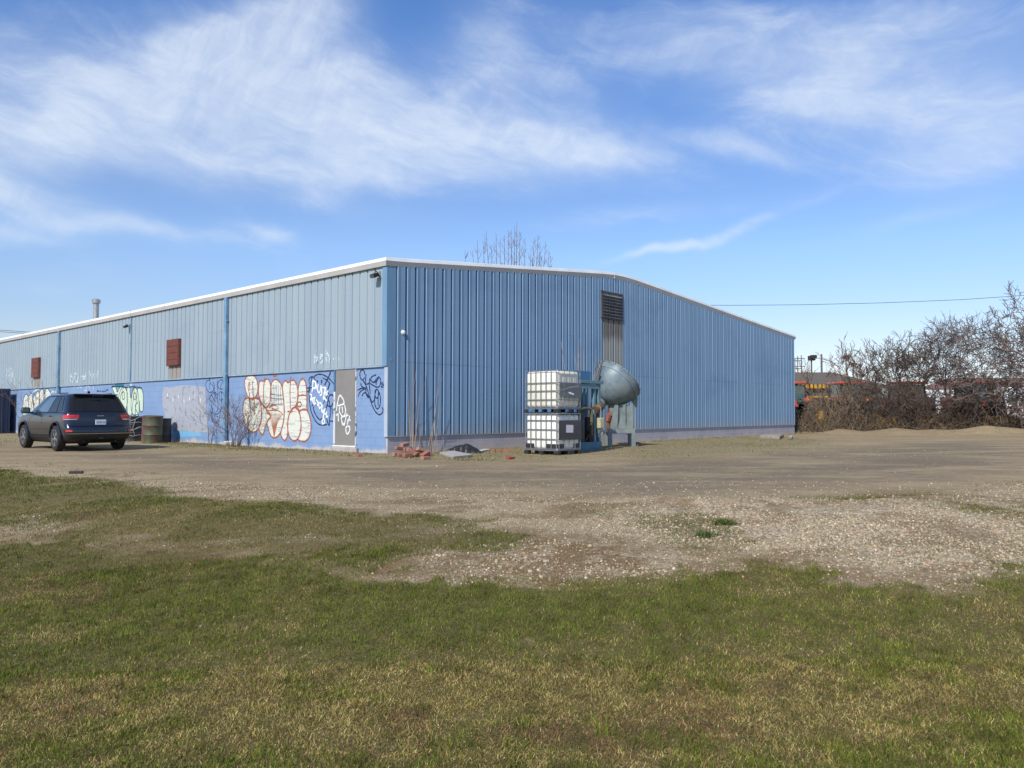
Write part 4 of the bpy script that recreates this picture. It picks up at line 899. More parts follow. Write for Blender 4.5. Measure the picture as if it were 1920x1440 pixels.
# facing the camera: +x right, -y towards camera
def mp(px, py, dy=0.0):
    p = atdepth(px, py, mixc_o.y+dy); return (p.x-mixc_o.x, p.y-mixc_o.y, p.z)
stand = MB()
z1 = mp(1150, 812)[2]; z2 = mp(1150, 797)[2]
xl, xr = mp(1137, 800)[0], mp(1187, 800)[0]
stand.box(xl, xr, -.45, -.35, z1, z1+.16).box(xl, xr, .35, .45, z1, z1+.16).box(xl, xl+.1, -.35, .35, z1+.01, z1+.15).box(xr-.1, xr, -.35, .35, z1+.01, z1+.15)
for x in (xl, xr-.12):
    for y in (-.45, .33): stand.box(x, x+.14, y, y+.12, -.05, z1)
stand.bar((xr-.1, -.4, z1), (xr-.32, -.4, z1-.02), .03); stand.box(xr-.12, xr+.10, -.36, -.25, -.02, .05)
so_ = stand.build('stand', gsteel, m1, bevel=.006)
mb = MB(); z3 = z1+.165
for (pa, pt, ya) in ((1155, 742, -.30), (1169, 757, -.28), (1183, 756, -.25)):
    x0_, _, zt_ = mp(pa, pt)
    mb.prism([(-.24, z3), (.03, z3), (.03, zt_), (-.04, zt_)], -.015, .015, T(x0_, ya, 0) @ RX(90))
    mb.box(x0_-.015, x0_+.02, ya+.018, ya+.55, z3, zt_-.12)
mb.build('bracket', gsteel, m1)
x0_, _, zz_ = mp(1150, 770); MB().prism([(mp(1136, 800)[0], z3), (mp(1153, 800)[0], z3), (mp(1152, 752)[0], mp(1150, 752)[2]), (mp(1137, 762)[0], mp(1137, 775)[2])], -.02, .02, T(0, -.12, 0) @ RX(90)).build('gusset', rustl, m1)
MB().box(mp(1153, 800)[0], mp(1188, 800)[0], -.22, -.16, z3, mp(1170, 760)[2]).box(mp(1184, 800)[0], mp(1188, 800)[0], -.158, .25, z3, mp(1170, 764)[2]).build('housing_plate', gsteel, m1)
MB().box(xl+.02, xr-.02, -.34, .34, z3-.012, z3-.002).build('deck_plate', rustl, m1)
bx0 = mp(1148, 740)
mb = MB(); mb.tube([mp(1139, 790, -.1), mp(1147, 765, -.1), mp(1151, 750, .1)], [.10, .10, .07], 10); mb.build('drive_shaft', mat('red_oxide', (.26, .075, .045), .7, col2=(.15, .06, .04), nscale=6), m1, smooth=True)
mb = MB(); mb.rbox(mp(1142, 770)[0], mp(1156, 770)[0], -.2, .2, mp(1150, 780)[2], mp(1150, 757)[2], .04, 2).build('gearbox', gsteel, m1, smooth=True)
# drum: bowl with its mouth rim facing up and right, away
dc = Vector(mp(1151, 722)); R_ = .80
ax = Vector((.62, .33, .71)).normalized()
Q = ax.to_track_quat('Z', 'Y').to_matrix().to_4x4(); Md = Matrix.Translation(dc) @ Q
prof = [(.14, -.74), (.26, -.70), (.42, -.58), (.58, -.40), (.71, -.20), (.79, .00), (.815, .14), (.82, .28)]
MB().lathe([(r*1.03, z) for r, z in prof]+[(.80, .28), (.77, .10), (.68, -.2), (.3, -.6)], 48, Md, True, True).build('bowl', drumm, m1, smooth=True)
mb = MB()
for z, rr_ in ((.29, .86), (.08, .845)):
    mb.lathe([(rr_-.02, z-.02), (rr_, z-.02), (rr_, z+.02), (rr_-.02, z+.02)], 48, Md, False, False)
mb.build('rim_band', gsteel, m1, smooth=False)
for k in range(20):
    a = 2*math.pi*k/20; p = Md @ Vector((.865*math.cos(a), .865*math.sin(a), .29)); MB().lathe([(.013, -.028), (.013, .028)], 6, Matrix.Translation(p) @ Q).build('bolt', rustl, m1)
MB().lathe([(.20, -.86), (.24, -.80), (.20, -.76)], 20, Md).build('hub', gsteel, m1, smooth=True)
mb = MB(); a0 = Vector(mp(1119, 706, -.6)); mb.box(-.07, .05, -.02, .02, -.02, .04, Matrix.Translation(a0)); mb.bar(a0, Vector(mp(1125, 686, -.45)), .035); mb.bar(Vector(mp(1125, 686, -.45)), Vector(mp(1128, 676, -.2)), .03); mb.bar(a0+Vector((.02, 0, .02)), Vector(mp(1124, 698, -.6)), .06, .02)
mb.build('latch', mat('brown_latch', (.12, .075, .05), .7, col2=(.2, .2, .19), nscale=9), m1)
mb = MB(); mb.prism([(-.1, -.1), (.1, -.15), (.12, .2), (-.02, .24)], -.03, .03, Matrix.Translation(Vector(mp(1189, 756, .1))) @ RX(90)).build('lug', gsteel, m1)

# ------------------------------------------------------------------ rubble, slab, tarp
rng2 = random.Random(12)
brick_m = mat('brick_red', (.33, .12, .075), .85, col2=(.22, .10, .07), nscale=9, bump=.3)
brick_m2 = mat('brick_pale', (.36, .17, .11), .85, col2=(.26, .18, .14), nscale=7, bump=.3)
def brick(px, py, z, rz, rx, ry, s, m, label, full=True):
    p = G(px, py); b = MB().rbox(-.105*s, .105*s, -.05*s, .05*s, -.035*s, .035*s, .006, 1)
    if full:
        for k in (-1, 0, 1): b.box(k*.055*s-.012, k*.055*s+.012, -.0505*s-.001, -.0505*s, -.012, .012)
    o = b.build('brick', m, None); o.location = (p.x, p.y, p.z+z); o.rotation_euler = (R(rx), R(ry), R(rz)); prop(o, label, 'brick', 'loose bricks at the foot of the building corner'); return o
bl = [(744, 856, .06, 50, 0, 0, 1.25, 'brick lying flat at the left end of the brick pile by the corner'), (754, 857, .05, 30, 8, 0, 1.2, 'brick beside the leftmost one at the front of the pile'),
      (748, 852, .16, 48, 0, 10, 1.2, 'brick resting flat on the two leftmost bricks'), (758, 851, .25, 60, 4, -6, 1.3, 'highest brick, on top of the pile by the corner'), (765, 853, .14, 35, 10, 5, 1.2, 'brick under the highest brick of the pile'),
      (764, 858, .06, 44, 0, 0, 1.2, 'brick at the front centre of the pile'), (772, 856, .12, 20, 20, 30, 1.3, 'steeply tilted brick in the middle of the pile'), (778, 857, .05, 70, 0, -12, 1.2, 'brick turned end-on in the middle of the pile'),
      (784, 855, .12, 15, 24, 18, 1.3, 'brick propped slanting on the right half of the pile'), (790, 856, .17, 40, -10, 16, 1.25, 'brick perched on the right half of the pile'), (797, 857, .07, 55, 6, -20, 1.3, 'brick leaning at the right end of the pile'),
      (802, 855, .05, 25, 0, 0, 1.2, 'flat brick at the far right end of the pile'), (798, 862, .04, 48, 0, 0, 1.15, 'pale single brick lying in front of the pile'), (770, 850, .10, 80, 0, 5, 1.2, 'brick at the back of the pile against the foundation')]
for i, b in enumerate(bl): brick(*b[:7], brick_m if i % 3 else brick_m2, b[7])
for px, py, lab in ((925, 846, 'broken brick in the grass left of the tanks'), (938, 847, 'dark broken brick nearest the left of the tanks'), (951, 848, 'reddish brick half sunk beside the tank pallet'), (957, 861, 'flat red brick fragment on the gravel before the tanks'), (672, 856, 'broken brick on the ground below the grey door'), (1196, 832, 'dark brick fragment right of the drum stand')):
    brick(px, py, .02, rng2.uniform(0, 180), rng2.uniform(-10, 10), 0, 1.1, brick_m if px != 957 else mat('dark_red_brick', (.30, .05, .05), .8), lab, False)
def slabq(name, pts, th, m, label, cat, rnd=.01):
    P = [G(*p) for p in pts]; c_ = sum(P, Vector())/len(P); o = MB().prism([(p.x-c_.x, p.y-c_.y) for p in P], 0, th).build(name, m, None, bevel=rnd); o.location = (c_.x, c_.y, max(p.z for p in P)-.01); prop(o, label, cat); return o
slabq('concrete_slab', [(824, 851), (850, 848), (886, 857), (850, 860)], .06, conc, 'flat grey concrete slab lying in front of the black tarp', 'slab')
slabq('concrete_slab', [(898, 846), (910, 843.5), (920, 845), (905, 847.5)], .05, mat('pale_concrete', (.50, .48, .44), .9), 'small pale slab beside the right end of the black tarp', 'slab')
slabq('stone_slab', [(1424, 823), (1436, 820), (1470, 820), (1462, 824)], .16, mat('weathered_stone', (.30, .27, .22), .9, col2=(.2, .18, .15), nscale=5, bump=.4), 'weathered stone slab by the foundation near the far right corner', 'slab', .03)
slabq('stone_slab', [(1478, 824), (1482, 822), (1487, 822), (1484, 825)], .14, mat('pale_stone', (.45, .42, .36), .9), 'small pale stone block at the far right corner', 'slab', .03)
def tarp():
    a = G(838, 847); b = G(903, 849); n = 60; k = 22; v = []; f = []; d = (b-a); L = d.length; d.normalize(); q = Vector((-d.y, d.x, 0))
    for i in range(n+1):
        for j in range(k+1):
            s = i/n; t = j/k; e = math.sin(math.pi*t)**.7*math.sin(math.pi*min(1, s*1.15+.02))**.6 if s < .85 else math.sin(math.pi*t)**.7*max(0, math.sin(math.pi*min(1, s*1.15+.02)))**.6
            w = .12+.38*s; hh = .03+(.12+.16*s)*e*(.55+.9*float(fbm(np.array([s*5.]), np.array([t*3.]), 77, 4)[0]))
            p = d*(s*L)+q*((t-.5)*w*1.3+.08*math.sin(s*17))+Vector((0, 0, hh*(1 if 0 < j < k and 0 < i < n else .1)))
            v.append(p)
    for i in range(n):
        for j in range(k): z = i*(k+1)+j; f.append((z, z+1, z+k+2, z+k+1))
    o = MB().add(v, f).build('tarp', mat('black_tarp', (.018, .018, .02), .42, col2=(.03, .03, .032), nscale=14, bump=.8, bscale=22), None, smooth=True); o.location = a
    prop(o, 'crumpled black plastic tarp lying against the foundation', 'tarp')
tarp()

# ------------------------------------------------------------------ barrels by the side wall
def barrel(px, py, rad, hgt, m, label, tilt=0, name='drum'):
    p = G(px, py)
    prof = [(rad*.96, 0), (rad, .02), (rad*.985, .05)]
    for k in (.33, .66): prof += [(rad*.985, hgt*k-.03), (rad*1.03, hgt*k), (rad*.985, hgt*k+.03)]
    prof += [(rad*.985, hgt-.05), (rad*1.02, hgt-.01), (rad*1.0, hgt)]
    t = thing(name, label, 'barrel', (p.x, p.y, p.z+.0)); t.rotation_euler = (R(tilt), R(tilt*.6), R(20))
    b = MB().lathe(prof, 28).build('body', m, t, smooth=True)
    MB().lathe([(rad*.93, hgt-.02), (rad*.93, hgt-.015)], 28).lathe([(.03, hgt-.015), (.03, hgt)], 10, T(rad*.6, 0, 0)).build('lid', m, t)
    return t
gd = mat('faded_green_drum', (.07, .115, .055), .6, col2=(.085, .055, .038), nscale=3.2, thr=(.38, .56), bump=.1)
barrel(285, 831, .345, 1.02, gd, 'rusty faded green drum standing by the blue wall', 3)
barrel(305, 830, .30, .92, blackp, 'black drum tucked behind the rusty green one', 0)
t = barrel(249, 827, .42, 1.0, blackp, 'black barrel wound with pale hose right behind the parked car', 0)
mb = MB()
for z, ph in ((.78, 0), (.55, 1), (.50, 2.5), (.28, .5), (.92, 2)):
    mb.tube([(.44*math.cos(a), .44*math.sin(a), z+.06*math.sin(a*2+ph)+.04*math.sin(a*5)) for a in [2*math.pi*i/26 for i in range(27)]], .016, 6)
for a in (4.4, 4.9): mb.tube([(.45*math.cos(a+.1*math.sin(z*9)), .45*math.sin(a+.1*math.sin(z*9)), z) for z in (.25, .4, .55, .7, .85)], .014, 6)
mb.build('hose', mat('pale_hose', (.33, .32, .30), .6, col2=(.16, .155, .15)), t, smooth=True)
p = G(268, 829); o = MB().rbox(-.06, .06, -.05, .05, 0, .95, .02, 2).build('red_panel', mat('red_plastic', (.27, .05, .04), .6, col2=(.16, .045, .035)), None)
o.location = p; o.rotation_euler = (0, R(2), R(10)); prop(o, 'narrow red panel wedged between the two barrels', 'panel'); o.name = 'red_panel'

# ------------------------------------------------------------------ navy container at the far left
lc = LW(25, 780)[0]; 
t = thing('shipping_container', 'dark navy steel container standing just off the side wall at the left edge', 'container', loc2w(-.32, lc-.6), BANG)
cm = mat('navy_container_paint', (.012, .022, .055), .55, col2=(.018, .03, .07), nscale=2)
p = loc2w(-.32, lc-.6)
hc = 2.42
MB().box(-2.44, 0, .06, 6.0, .12, hc).build('shell', cm, t, bevel=.01)
mb = MB()
for x in (-2.44, -.09): mb.box(x, x+.09, -.01, .055, .0, hc+.02)
mb.box(-2.345, -.095, -.01, .055, hc-.12, hc+.015).box(-2.345, -.095, -.01, .055, .02, .16); mb.build('frame', cm, t, bevel=.006)
for s in (0, 1):
    d = MB().box(-1.215+s*1.10-1.10+.01, -1.215+s*1.10-.01 if s == 0 else -.115, .0, .05, .17, hc-.13).build('door', cm, t)
    mb = MB()
    for x in (-1.9+s*1.1, -1.5+s*1.1): mb.tube([(x, -.03, .1), (x, -.03, hc-.08)], .018, 8)
    mb.build('lock_bar', mat('lock_bar', (.06, .07, .10), .4, .4), d)

# ------------------------------------------------------------------ parked car
def make_car():
    origin = Vector((-13.52, 23.35, 0)); ang = math.atan2(.672, -.741)       # forward along the side wall
    t = thing('parked_car', 'dark blue grey sport utility car parked beside the graffiti wall, seen from behind', 'car', (0, 0, 0), ang)
    fwd = Vector((math.cos(ang), math.sin(ang), 0)); lft = Vector((-fwd.y, fwd.x, 0))
    # rear-left wheel centre is at (0.98, +0.81) in car space
    t.location = origin-fwd*.98-lft*.81; t.location.z = -.0
    paint = mat('car_paint', (.007, .012, .026), .22, .18, col2=(.008, .014, .029), nscale=.8, coat=.7, spec=.5)
    glass = mat('car_glass', (.012, .012, .012), .05, spec=.45); lglass = mat('car_glass_clear', (.05, .08, .10), .08, .1, spec=1.0, coat=1)
    trimb = mat('car_black_trim', (.012, .012, .013), .55); chrome = mat('car_chrome', (.62, .63, .64), .18, 1.0); tyre = mat('tyre', (.018, .018, .018), .85, bump=.2)
    alloy = mat('alloy', (.42, .43, .45), .3, .8); red = mat('tail_red', (.42, .012, .010), .15, coat=.8); redb = mat('tail_red_bright', (.62, .03, .02), .15, coat=.8)
    LV = [(.27, .30, 4.50, .82), (.36, .06, 4.72, .90), (.50, .00, 4.80, .950), (.64, .00, 4.82, .968), (.74, .05, 4.82, .972), (.80, .085, 4.81, .972), (.92, .10, 4.76, .970), (1.02, .11, 4.55, .962), (1.10, .135, 3.92, .945), (1.15, .16, 3.72, .918),
          (1.30, .265, 3.42, .870), (1.46, .375, 3.10, .815), (1.60, .47, 2.84, .755), (1.675, .50, 2.66, .70), (1.715, .66, 2.45, .58), (1.735, .95, 2.2, .36)]
    def ring(i):
        z, xr, xf, w = LV[i]; P = []
        for fy, dx in ((0, 0), (.30, .004), (.60, .014), (.80, .040), (.91, .085), (.975, .17), (1.0, .32)): P.append((xr+dx, w*fy, z))
        x0 = xr+.32; x1 = xf-.45
        for k in range(1, 12): P.append((x0+(x1-x0)*k/12, w, z))
        for fy, dx in ((1.0, .45), (.975, .24), (.91, .12), (.80, .06), (.60, .02), (.30, .005), (0, 0)): P.append((xf-dx, w*fy, z))
        return P
    Rg = [ring(i) for i in range(len(LV))]; NS = len(Rg[0]); NL = len(LV)
    def cr(a, b, c, d, t): return tuple(.5*((2*b[k])+(c[k]-a[k])*t+(2*a[k]-5*b[k]+4*c[k]-d[k])*t*t+(3*b[k]-3*c[k]+d[k]-a[k])*t*t*t) for k in range(3))
    for r_ in Rg:
        for k_ in range(len(r_)): r_[k_] = (r_[k_][0], r_[k_][1]*.972, r_[k_][2])
    def lev(s, l):
        l = max(0, min(NL-1.0001, l)); i = int(l); t_ = l-i; g = lambda k: Rg[max(0, min(NL-1, k))][s]; return cr(g(i-1), g(i), g(i+1), g(i+2), t_)
    def surf(s, l):
        s = max(0, min(NS-1.0001, s)); i = int(s); t_ = s-i; g = lambda k: lev(max(0, min(NS-1, k)), l); return Vector(cr(g(i-1), g(i), g(i+1), g(i+2), t_))
    def l_of_z(z):
        for i in range(NL-1):
            if LV[i][0] <= z <= LV[i+1][0]: return i+(z-LV[i][0])/(LV[i+1][0]-LV[i][0])
        return NL-1.001
    # body
    ss = [i/2 for i in range(2*(NS-1)+1)]; ls = [i/2 for i in range(2*(NL-1)+1)]; n = len(ss); bm = bmesh.new(); grid = []
    for l in ls:
        row = [bm.verts.new(surf(s, l)) for s in ss]; mir = [bm.verts.new((v.co.x, -v.co.y, v.co.z)) for v in row[1:-1]][::-1]; grid.append(row+mir)
    m = len(grid[0])
    for a in range(len(grid)-1):
        for k in range(m): bm.faces.new((grid[a][k], grid[a][(k+1) % m], grid[a+1][(k+1) % m], grid[a+1][k]))
    bm.faces.new(grid[0][::-1]); bm.faces.new(grid[-1]); bmesh.ops.recalc_face_normals(bm, faces=bm.faces)
    me = bpy.data.meshes.new('body'); bm.to_mesh(me); bm.free(); me.materials.append(paint); me.materials.append(trimb)
    body = bpy.data.objects.new('body', me); COL.objects.link(body)
    cut = MB()
    for x in (.98, 3.90):
        for y in (-1, 1): cut.lathe([(.455, -.30), (.455, .30)], 40, T(x, y*.90, .40) @ RX(90)); 
    co = cut.build('cut', trimb)
    md = body.modifiers.new('b', 'BOOLEAN'); md.object = co; md.solver = 'EXACT'; md.operation = 'DIFFERENCE'
    bpy.context.view_layer.update(); dg = bpy.context.evaluated_depsgraph_get(); me2 = bpy.data.meshes.new_from_object(body.evaluated_get(dg))
    body.modifiers.clear(); body.data = me2; me2.name = 'body'; bpy.data.objects.remove(co); body.parent = t
    if len(me2.materials) < 2: me2.materials.clear(); me2.materials.append(paint); me2.materials.append(trimb)
    for p in me2.polygons:
        c_ = p.center; p.material_index = 0
        if c_.z < .44 or (abs(c_.y) < .905 and c_.z < .85 and min(abs(c_.x-.98), abs(c_.x-3.9)) < .46 and c_.x > .3 and c_.x < 4.5 and math.hypot(min(abs(c_.x-.98), abs(c_.x-3.9)), c_.z-.40) < .47): p.material_index = 1
    me2.shade_smooth(); me2.set_sharp_from_angle(angle=R(38))
    def patch(name, s0, s1, z0, z1, off, m_, parent, side=1, ns=14, nl=8, lmode=False, zf=None):
        v = []; f = []
        for a in range(nl+1):
            for b in range(ns+1):
                s = s0+(s1-s0)*b/ns; zz = (z0+(z1-z0)*a/nl)
                if zf: zz = zf(b/ns, a/nl)
                l = l_of_z(zz); p = surf(s, l); e = .02
                ds = surf(s+e, l)-surf(s-e, l); dl = surf(s, min(l+e, NL-1.001))-surf(s, l-e); nn = ds.cross(dl)
                nn = nn.normalized() if nn.length > 1e-9 else Vector((0, 0, 1))
                if nn.dot(Vector((p.x-2.3, p.y, p.z-1.0))) < 0: nn = -nn
                q = p+nn*off; v.append((q.x, q.y*side, q.z))
        for a in range(nl):
            for b in range(ns): z_ = a*(ns+1)+b; f.append((z_, z_+1, z_+ns+2, z_+ns+1))
        return MB().add(v, f).build(name, m_, parent, smooth=True)
    def full(name, s1, z0, z1, off, m_, rear=True, ns=20, nl=8):
        v = []; f = []
        for a in range(nl+1):
            l = l_of_z(z0+(z1-z0)*a/nl)
            for b in range(2*ns+1):
                u = (b-ns)/ns; s = abs(u)*s1 if rear else NS-1.001-abs(u)*s1; p = surf(s, l); v.append((p.x+(-off if rear else off), (p.y+off*.3)*(1 if u >= 0 else -1), p.z+off*.6))
        for a in range(nl):
            for b in range(2*ns): z_ = a*(2*ns+1)+b; f.append((z_, z_+1, z_+2*ns+2, z_+2*ns+1))
        return MB().add(v, f).build(name, m_, t, smooth=True)
    rw = full('rear_window', 4.35, 1.17, 1.615, .010, glass)
    full('windshield', 3.6, 1.13, 1.63, .006, glass, False)
    for sd, nm in ((1, 1), (-1, 1)):
        for (s0, s1, z0, z1, gm_) in ((6.4, 8.2, 1.17, 1.60, glass), (8.45, 11.3, 1.165, 1.61, glass), (11.65, 15.8, 1.16, 1.615, lglass)):
            def zf(b, a, z0=z0, z1=z1, s0=s0):
                zt = z1; zb = z0
                if s0 < 7: zb = z0+.05*(1-b)
                return zb+(zt-zb)*a
            patch('side_window', s0, s1, z0, z1, .008, gm_, t, sd, zf=zf)
        patch('window_trim', 6.3, 17.0, 1.135, 1.152, .010, trimb, t, sd, 20, 1)
        patch('roof_trim', 6.3, 16.4, 1.625, 1.640, .010, trimb, t, sd, 20, 1)
        # door handles, mirror, cladding
        for s in (9.4, 12.3):
            p = surf(s, l_of_z(1.04)); MB().rbox(p.x-.10, p.x+.10, (p.y+.005)*sd-.02, (p.y+.005)*sd+.02, 1.02, 1.05, .01, 2).build('door_handle', chrome if s > 100 else trimb, t)
        for s in (8.35, 11.5, 15.1):
            a = [surf(s, l_of_z(z_)) for z_ in (.5, .62, .8, .95, 1.05, 1.13)]; MB().tube([(p.x, (p.y+.0005)*sd, p.z) for p in a], .0035, 4).build('door_gap', trimb, t)
        mi = MB().rbox(-.13, .06, -.11, .14, -.09, .11, .05, 4, T(3.28, sd*1.07, 1.20)); mi.box(-.05, .05, -.18, -.06, -.10, -.05, T(3.28, sd*1.07, 1.22) @ Matrix.Scale(sd, 4, (0, 1, 0)))
        mo = mi.build('mirror', mat('mirror_body', (.03, .05, .05), .2, .3, coat=1), t, smooth=True)
        MB().rbox(-.135, -.12, -.09, .11, -.06, .08, .003, 1, T(3.28, sd*1.07, 1.20)).build('mirror_glass', mat('mirror_glass', (.15, .22, .20), .05, .9), mo)
        patch('sill', 6.5, 17.0, .38, .47, .012, trimb, t, sd, 20, 2)
        patch('lower_moulding', 6.6, 16.6, .60, .62, .012, paint, t, sd, 20, 1)
        # wheel arch lips
        for x in (.98, 3.90):
            mb = MB(); P = []
            for k in range(25):
                a = math.pi*(-.06+1.12*k/24); xx = x+.47*math.cos(a); zz = .40+.47*math.sin(a); s_ = 6; 
                w = .955 if zz < .5 else .968; P.append((xx, sd*(w-.022), max(zz, .34)))
            mb.tube(P, .028, 6).build('arch_lip', paint, t, smooth=True)
        # tail lamps
        tl = patch('tail_lamp', 2.1, 5.6, .955, 1.065, .022, red, t, sd, 24, 5)
        patch('lamp_stripe', 2.6, 5.4, 1.02, 1.05, .028, redb, tl, sd, 20, 2); patch('lamp_stripe', 3.6, 5.4, .975, 1.01, .027, redb, tl, sd, 14, 2)
        patch('lamp_chrome', 2.3, 5.4, .925, .948, .020, chrome, tl, sd, 16, 1)
        patch('reflector', 3.2, 5.0, .575, .625, .014, redb, t, sd, 10, 2)
        for x in (.98, 3.90):
            w = MB().lathe([(.24, -.115), (.33, -.12), (.365, -.10), (.378, -.05), (.378, .05), (.365, .10), (.33, .12), (.24, .115)], 36, T(x, sd*.845, .378) @ RX(90), False, False).build('wheel', tyre, t, smooth=True)
            mb = MB(); M = T(x, sd*.845, .378) @ RX(-90*sd)
            mb.lathe([(.245, -.10), (.255, .115), (.235, .118), (.225, .05), (.225, -.09)], 32, M, False, False); mb.lathe([(.05, .04), (.06, .09), (.03, .105)], 14, M)
            for k in range(5):
                for dd in (-.14, .14):
                    a = 2*math.pi*k/5+.3; mb.bar(M @ Vector((.04*math.cos(a), .04*math.sin(a), .09)), M @ Vector((.235*math.cos(a+dd), .235*math.sin(a+dd), .085)), .035, .03)
            # face outward
            mb.build('rim', alloy, w, smooth=True)
            MB().lathe([(.0, -.02), (.225, -.02), (.226, .0)], 24, M, False, False).build('brake_disc', trimb, w)
        # roof rail
        P = [surf(s, l_of_z(1.69)) for s in (6.5, 8, 10, 12, 13.5)]; MB().tube([(p.x, sd*(p.y-.02), p.z+.035) for p in P], .014, 8).build('roof_rail', trimb, t, smooth=True)
    # rear details
    full('tailgate_trim', 4.9, .875, .895, .010, paint, nl=1); full('bumper_chrome', 5.2, .505, .522, .012, chrome, nl=1); full('bumper_black', 5.6, .36, .495, .008, trimb, nl=3)
    full('bumper_step', 5.4, .745, .765, .030, paint, nl=1)
    pl = MB().rbox(.052, .062, -.155, .155, .775, .93, .006, 1).build('licence_plate', mat('plate_white', (.62, .66, .74), .4, col2=(.45, .50, .62), nscale=14), t)
    mb = MB()
    for k, (w, h) in enumerate(((.03, .07), (.03, .07), (.03, .07), (.03, .07), (.03, .07), (.03, .07))):
        y = .115-k*.042-(.012 if k > 3 else 0); mb.box(.0495, .0515, y-.012, y-.006, .82, .885).box(.0495, .0515, y-.024, y-.018, .82, .885).box(.0495, .0515, y-.0185, y-.0115, .85, .857)
    mb.build('plate_characters', mat('plate_blue', (.05, .08, .25), .5), pl)
    MB().rbox(.40, .70, -.62, .62, 1.672, 1.702, .014, 2).rbox(.335, .36, -.16, .16, 1.635, 1.652, .004, 1).build('spoiler', paint, t, smooth=True)
    MB().tube([(.30, .02, 1.20), (.315, -.15, 1.24), (.34, -.42, 1.31)], .011, 6).build('wiper', trimb, t)
    MB().box(.075, .10, -.10, .10, 1.035, 1.05).build('badge', chrome, t)
    MB().box(-.05, .12, -.05, .05, .36, .42).lathe([(.03, 0), (.03, .1)], 10, T(.2, .45, .30) @ RY(-90)).lathe([(.03, 0), (.03, .1)], 10, T(.2, -.45, .30) @ RY(-90)).build('tow_hitch', trimb, t)
    MB().box(.5, 4.4, -.72, .72, .22, .30).tube([(.98, -.75, .36), (.98, .75, .36)], .05, 8).tube([(3.9, -.75, .36), (3.9, .75, .36)], .05, 8).build('underbody', trimb, t)
    MB().lathe([(.02, 0), (.045, .04), (.02, .07), (.0, .08)], 10, T(1.05, 0, 1.73)).build('antenna', trimb, t, smooth=True)
make_car()
# ------------------------------------------------------------------ bare trees and shrubs
def bark(name, col, col2): return mat(name, col, .9, col2=col2, nscale=3, bump=.2, spec=.2)
bk1 = bark('bark_grey_brown', (.115, .085, .065), (.075, .058, .048)); bk2 = bark('bark_purple_brown', (.105, .075, .062), (.075, .052, .046)); bk3 = bark('bark_tan', (.21, .155, .105), (.14, .105, .075)); bk4 = bark('bark_reddish', (.20, .125, .095), (.14, .095, .08))
def bare_tree(name, label, cat, base, hgt, seed, stems=1, spread=.9, depth=5, kids=(3, 4), r0=.10, m=bk1, droop=0.0, rmin=.008, lean=(0, 0), ratio=.68, group=None, wob=.22, trunkf=.28, upr=.25, sides=4, srad=.12):
    rg = random.Random(seed); t = thing(name, label, cat, base, 0, group)
    tr = MB(); cr = MB()
    def grow(p, d, L, r, lv):
        n = 4 if lv < 2 else 3; pts = [p]; rs = [r]; q = p.copy(); dd = d.copy()
        for i in range(n):
            dd = (dd+Vector((rg.gauss(0, wob), rg.gauss(0, wob), rg.gauss(0, wob)*.6+upr*.12-droop*.12*lv))).normalized(); q = q+dd*(L/n)
            if q.z < .05: q.z = .05
            pts.append(q.copy()); rs.append(max(rmin*.7, r*(1-.45*(i+1)/n)))
        (tr if lv == 0 else cr).tube(pts, rs, 7 if lv == 0 else (sides if lv < 3 else 3), caps=(lv == 0))
        if lv >= depth: return
        k = rg.randint(*kids)
        for i in range(k):
            f = .35+.65*rg.random() if i else 1.0; a = min(n-1, int(f*n)); u = f*n-a
            b = pts[a]*(1-u)+pts[min(n, a+1)]*u if a < n else pts[-1]
            az = rg.random()*6.283; sp = spread*(.45+.75*rg.random())
            side = dd.orthogonal().normalized(); side = (Matrix.Rotation(az, 3, dd) @ side)
            nd = (dd*math.cos(sp)+side*math.sin(sp)+Vector((0, 0, upr*.35-droop*.25*(lv > 1)))).normalized()
            grow(b, nd, L*ratio*(.7+.5*rg.random()), max(rmin, rs[min(a, n)]*(.55+.27*rg.random())), lv+1)
    for s in range(stems):
        a = rg.random()*6.283; e = .0 if stems == 1 else .25+.35*rg.random()
        d = Vector((math.cos(a)*e+lean[0], math.sin(a)*e+lean[1], 1)).normalized(); grow(Vector((math.cos(a)*srad*(stems > 1), math.sin(a)*srad*(stems > 1), -.1)), d, hgt*trunkf*(.8+.4*rg.random() if stems > 1 else 1), r0*(1 if stems == 1 else .8+.4*rg.random()), 0)
    zmax = max(v[2] for v in cr.v); k = hgt/zmax
    for mb, nm in ((tr, 'trunk' if stems == 1 else 'stems'), (cr, 'branches')):
        mb.v = [(v[0]*(k*.5+.5), v[1]*(k*.5+.5), v[2]*k) for v in mb.v]; mb.build(nm, m, t, smooth=True, recalc=False)
    return t
def at(px, py, Y): p = atdepth(px, py, Y); return p
def tree_px(px, ytop, Y, **k):
    k.setdefault('rmin', .0125)
    p = at(px, 800, Y); zt = at(px, ytop, Y).z; z0 = Hs(p.x, Y); return bare_tree(base=(p.x, Y, z0), hgt=zt-z0, **k)
TG = 'bare trees and shrubs of the hedgerow'
tree_px(1790, 566, 43.5, name='bare_tree', label='tallest dense twiggy tree in the middle of the hedgerow with a round crown', cat='tree', seed=3, stems=3, spread=1.0, depth=6, kids=(3, 3), r0=.075, m=bk2, group=TG, ratio=.70, upr=.10, trunkf=.42)
tree_px(1735, 592, 44.5, name='bare_tree', label='crooked dark tree just left of the tallest one in the hedgerow', cat='tree', seed=8, stems=2, spread=.95, depth=6, kids=(3, 3), r0=.07, m=bk1, group=TG, ratio=.71, lean=(-.15, 0), upr=.10, trunkf=.42)
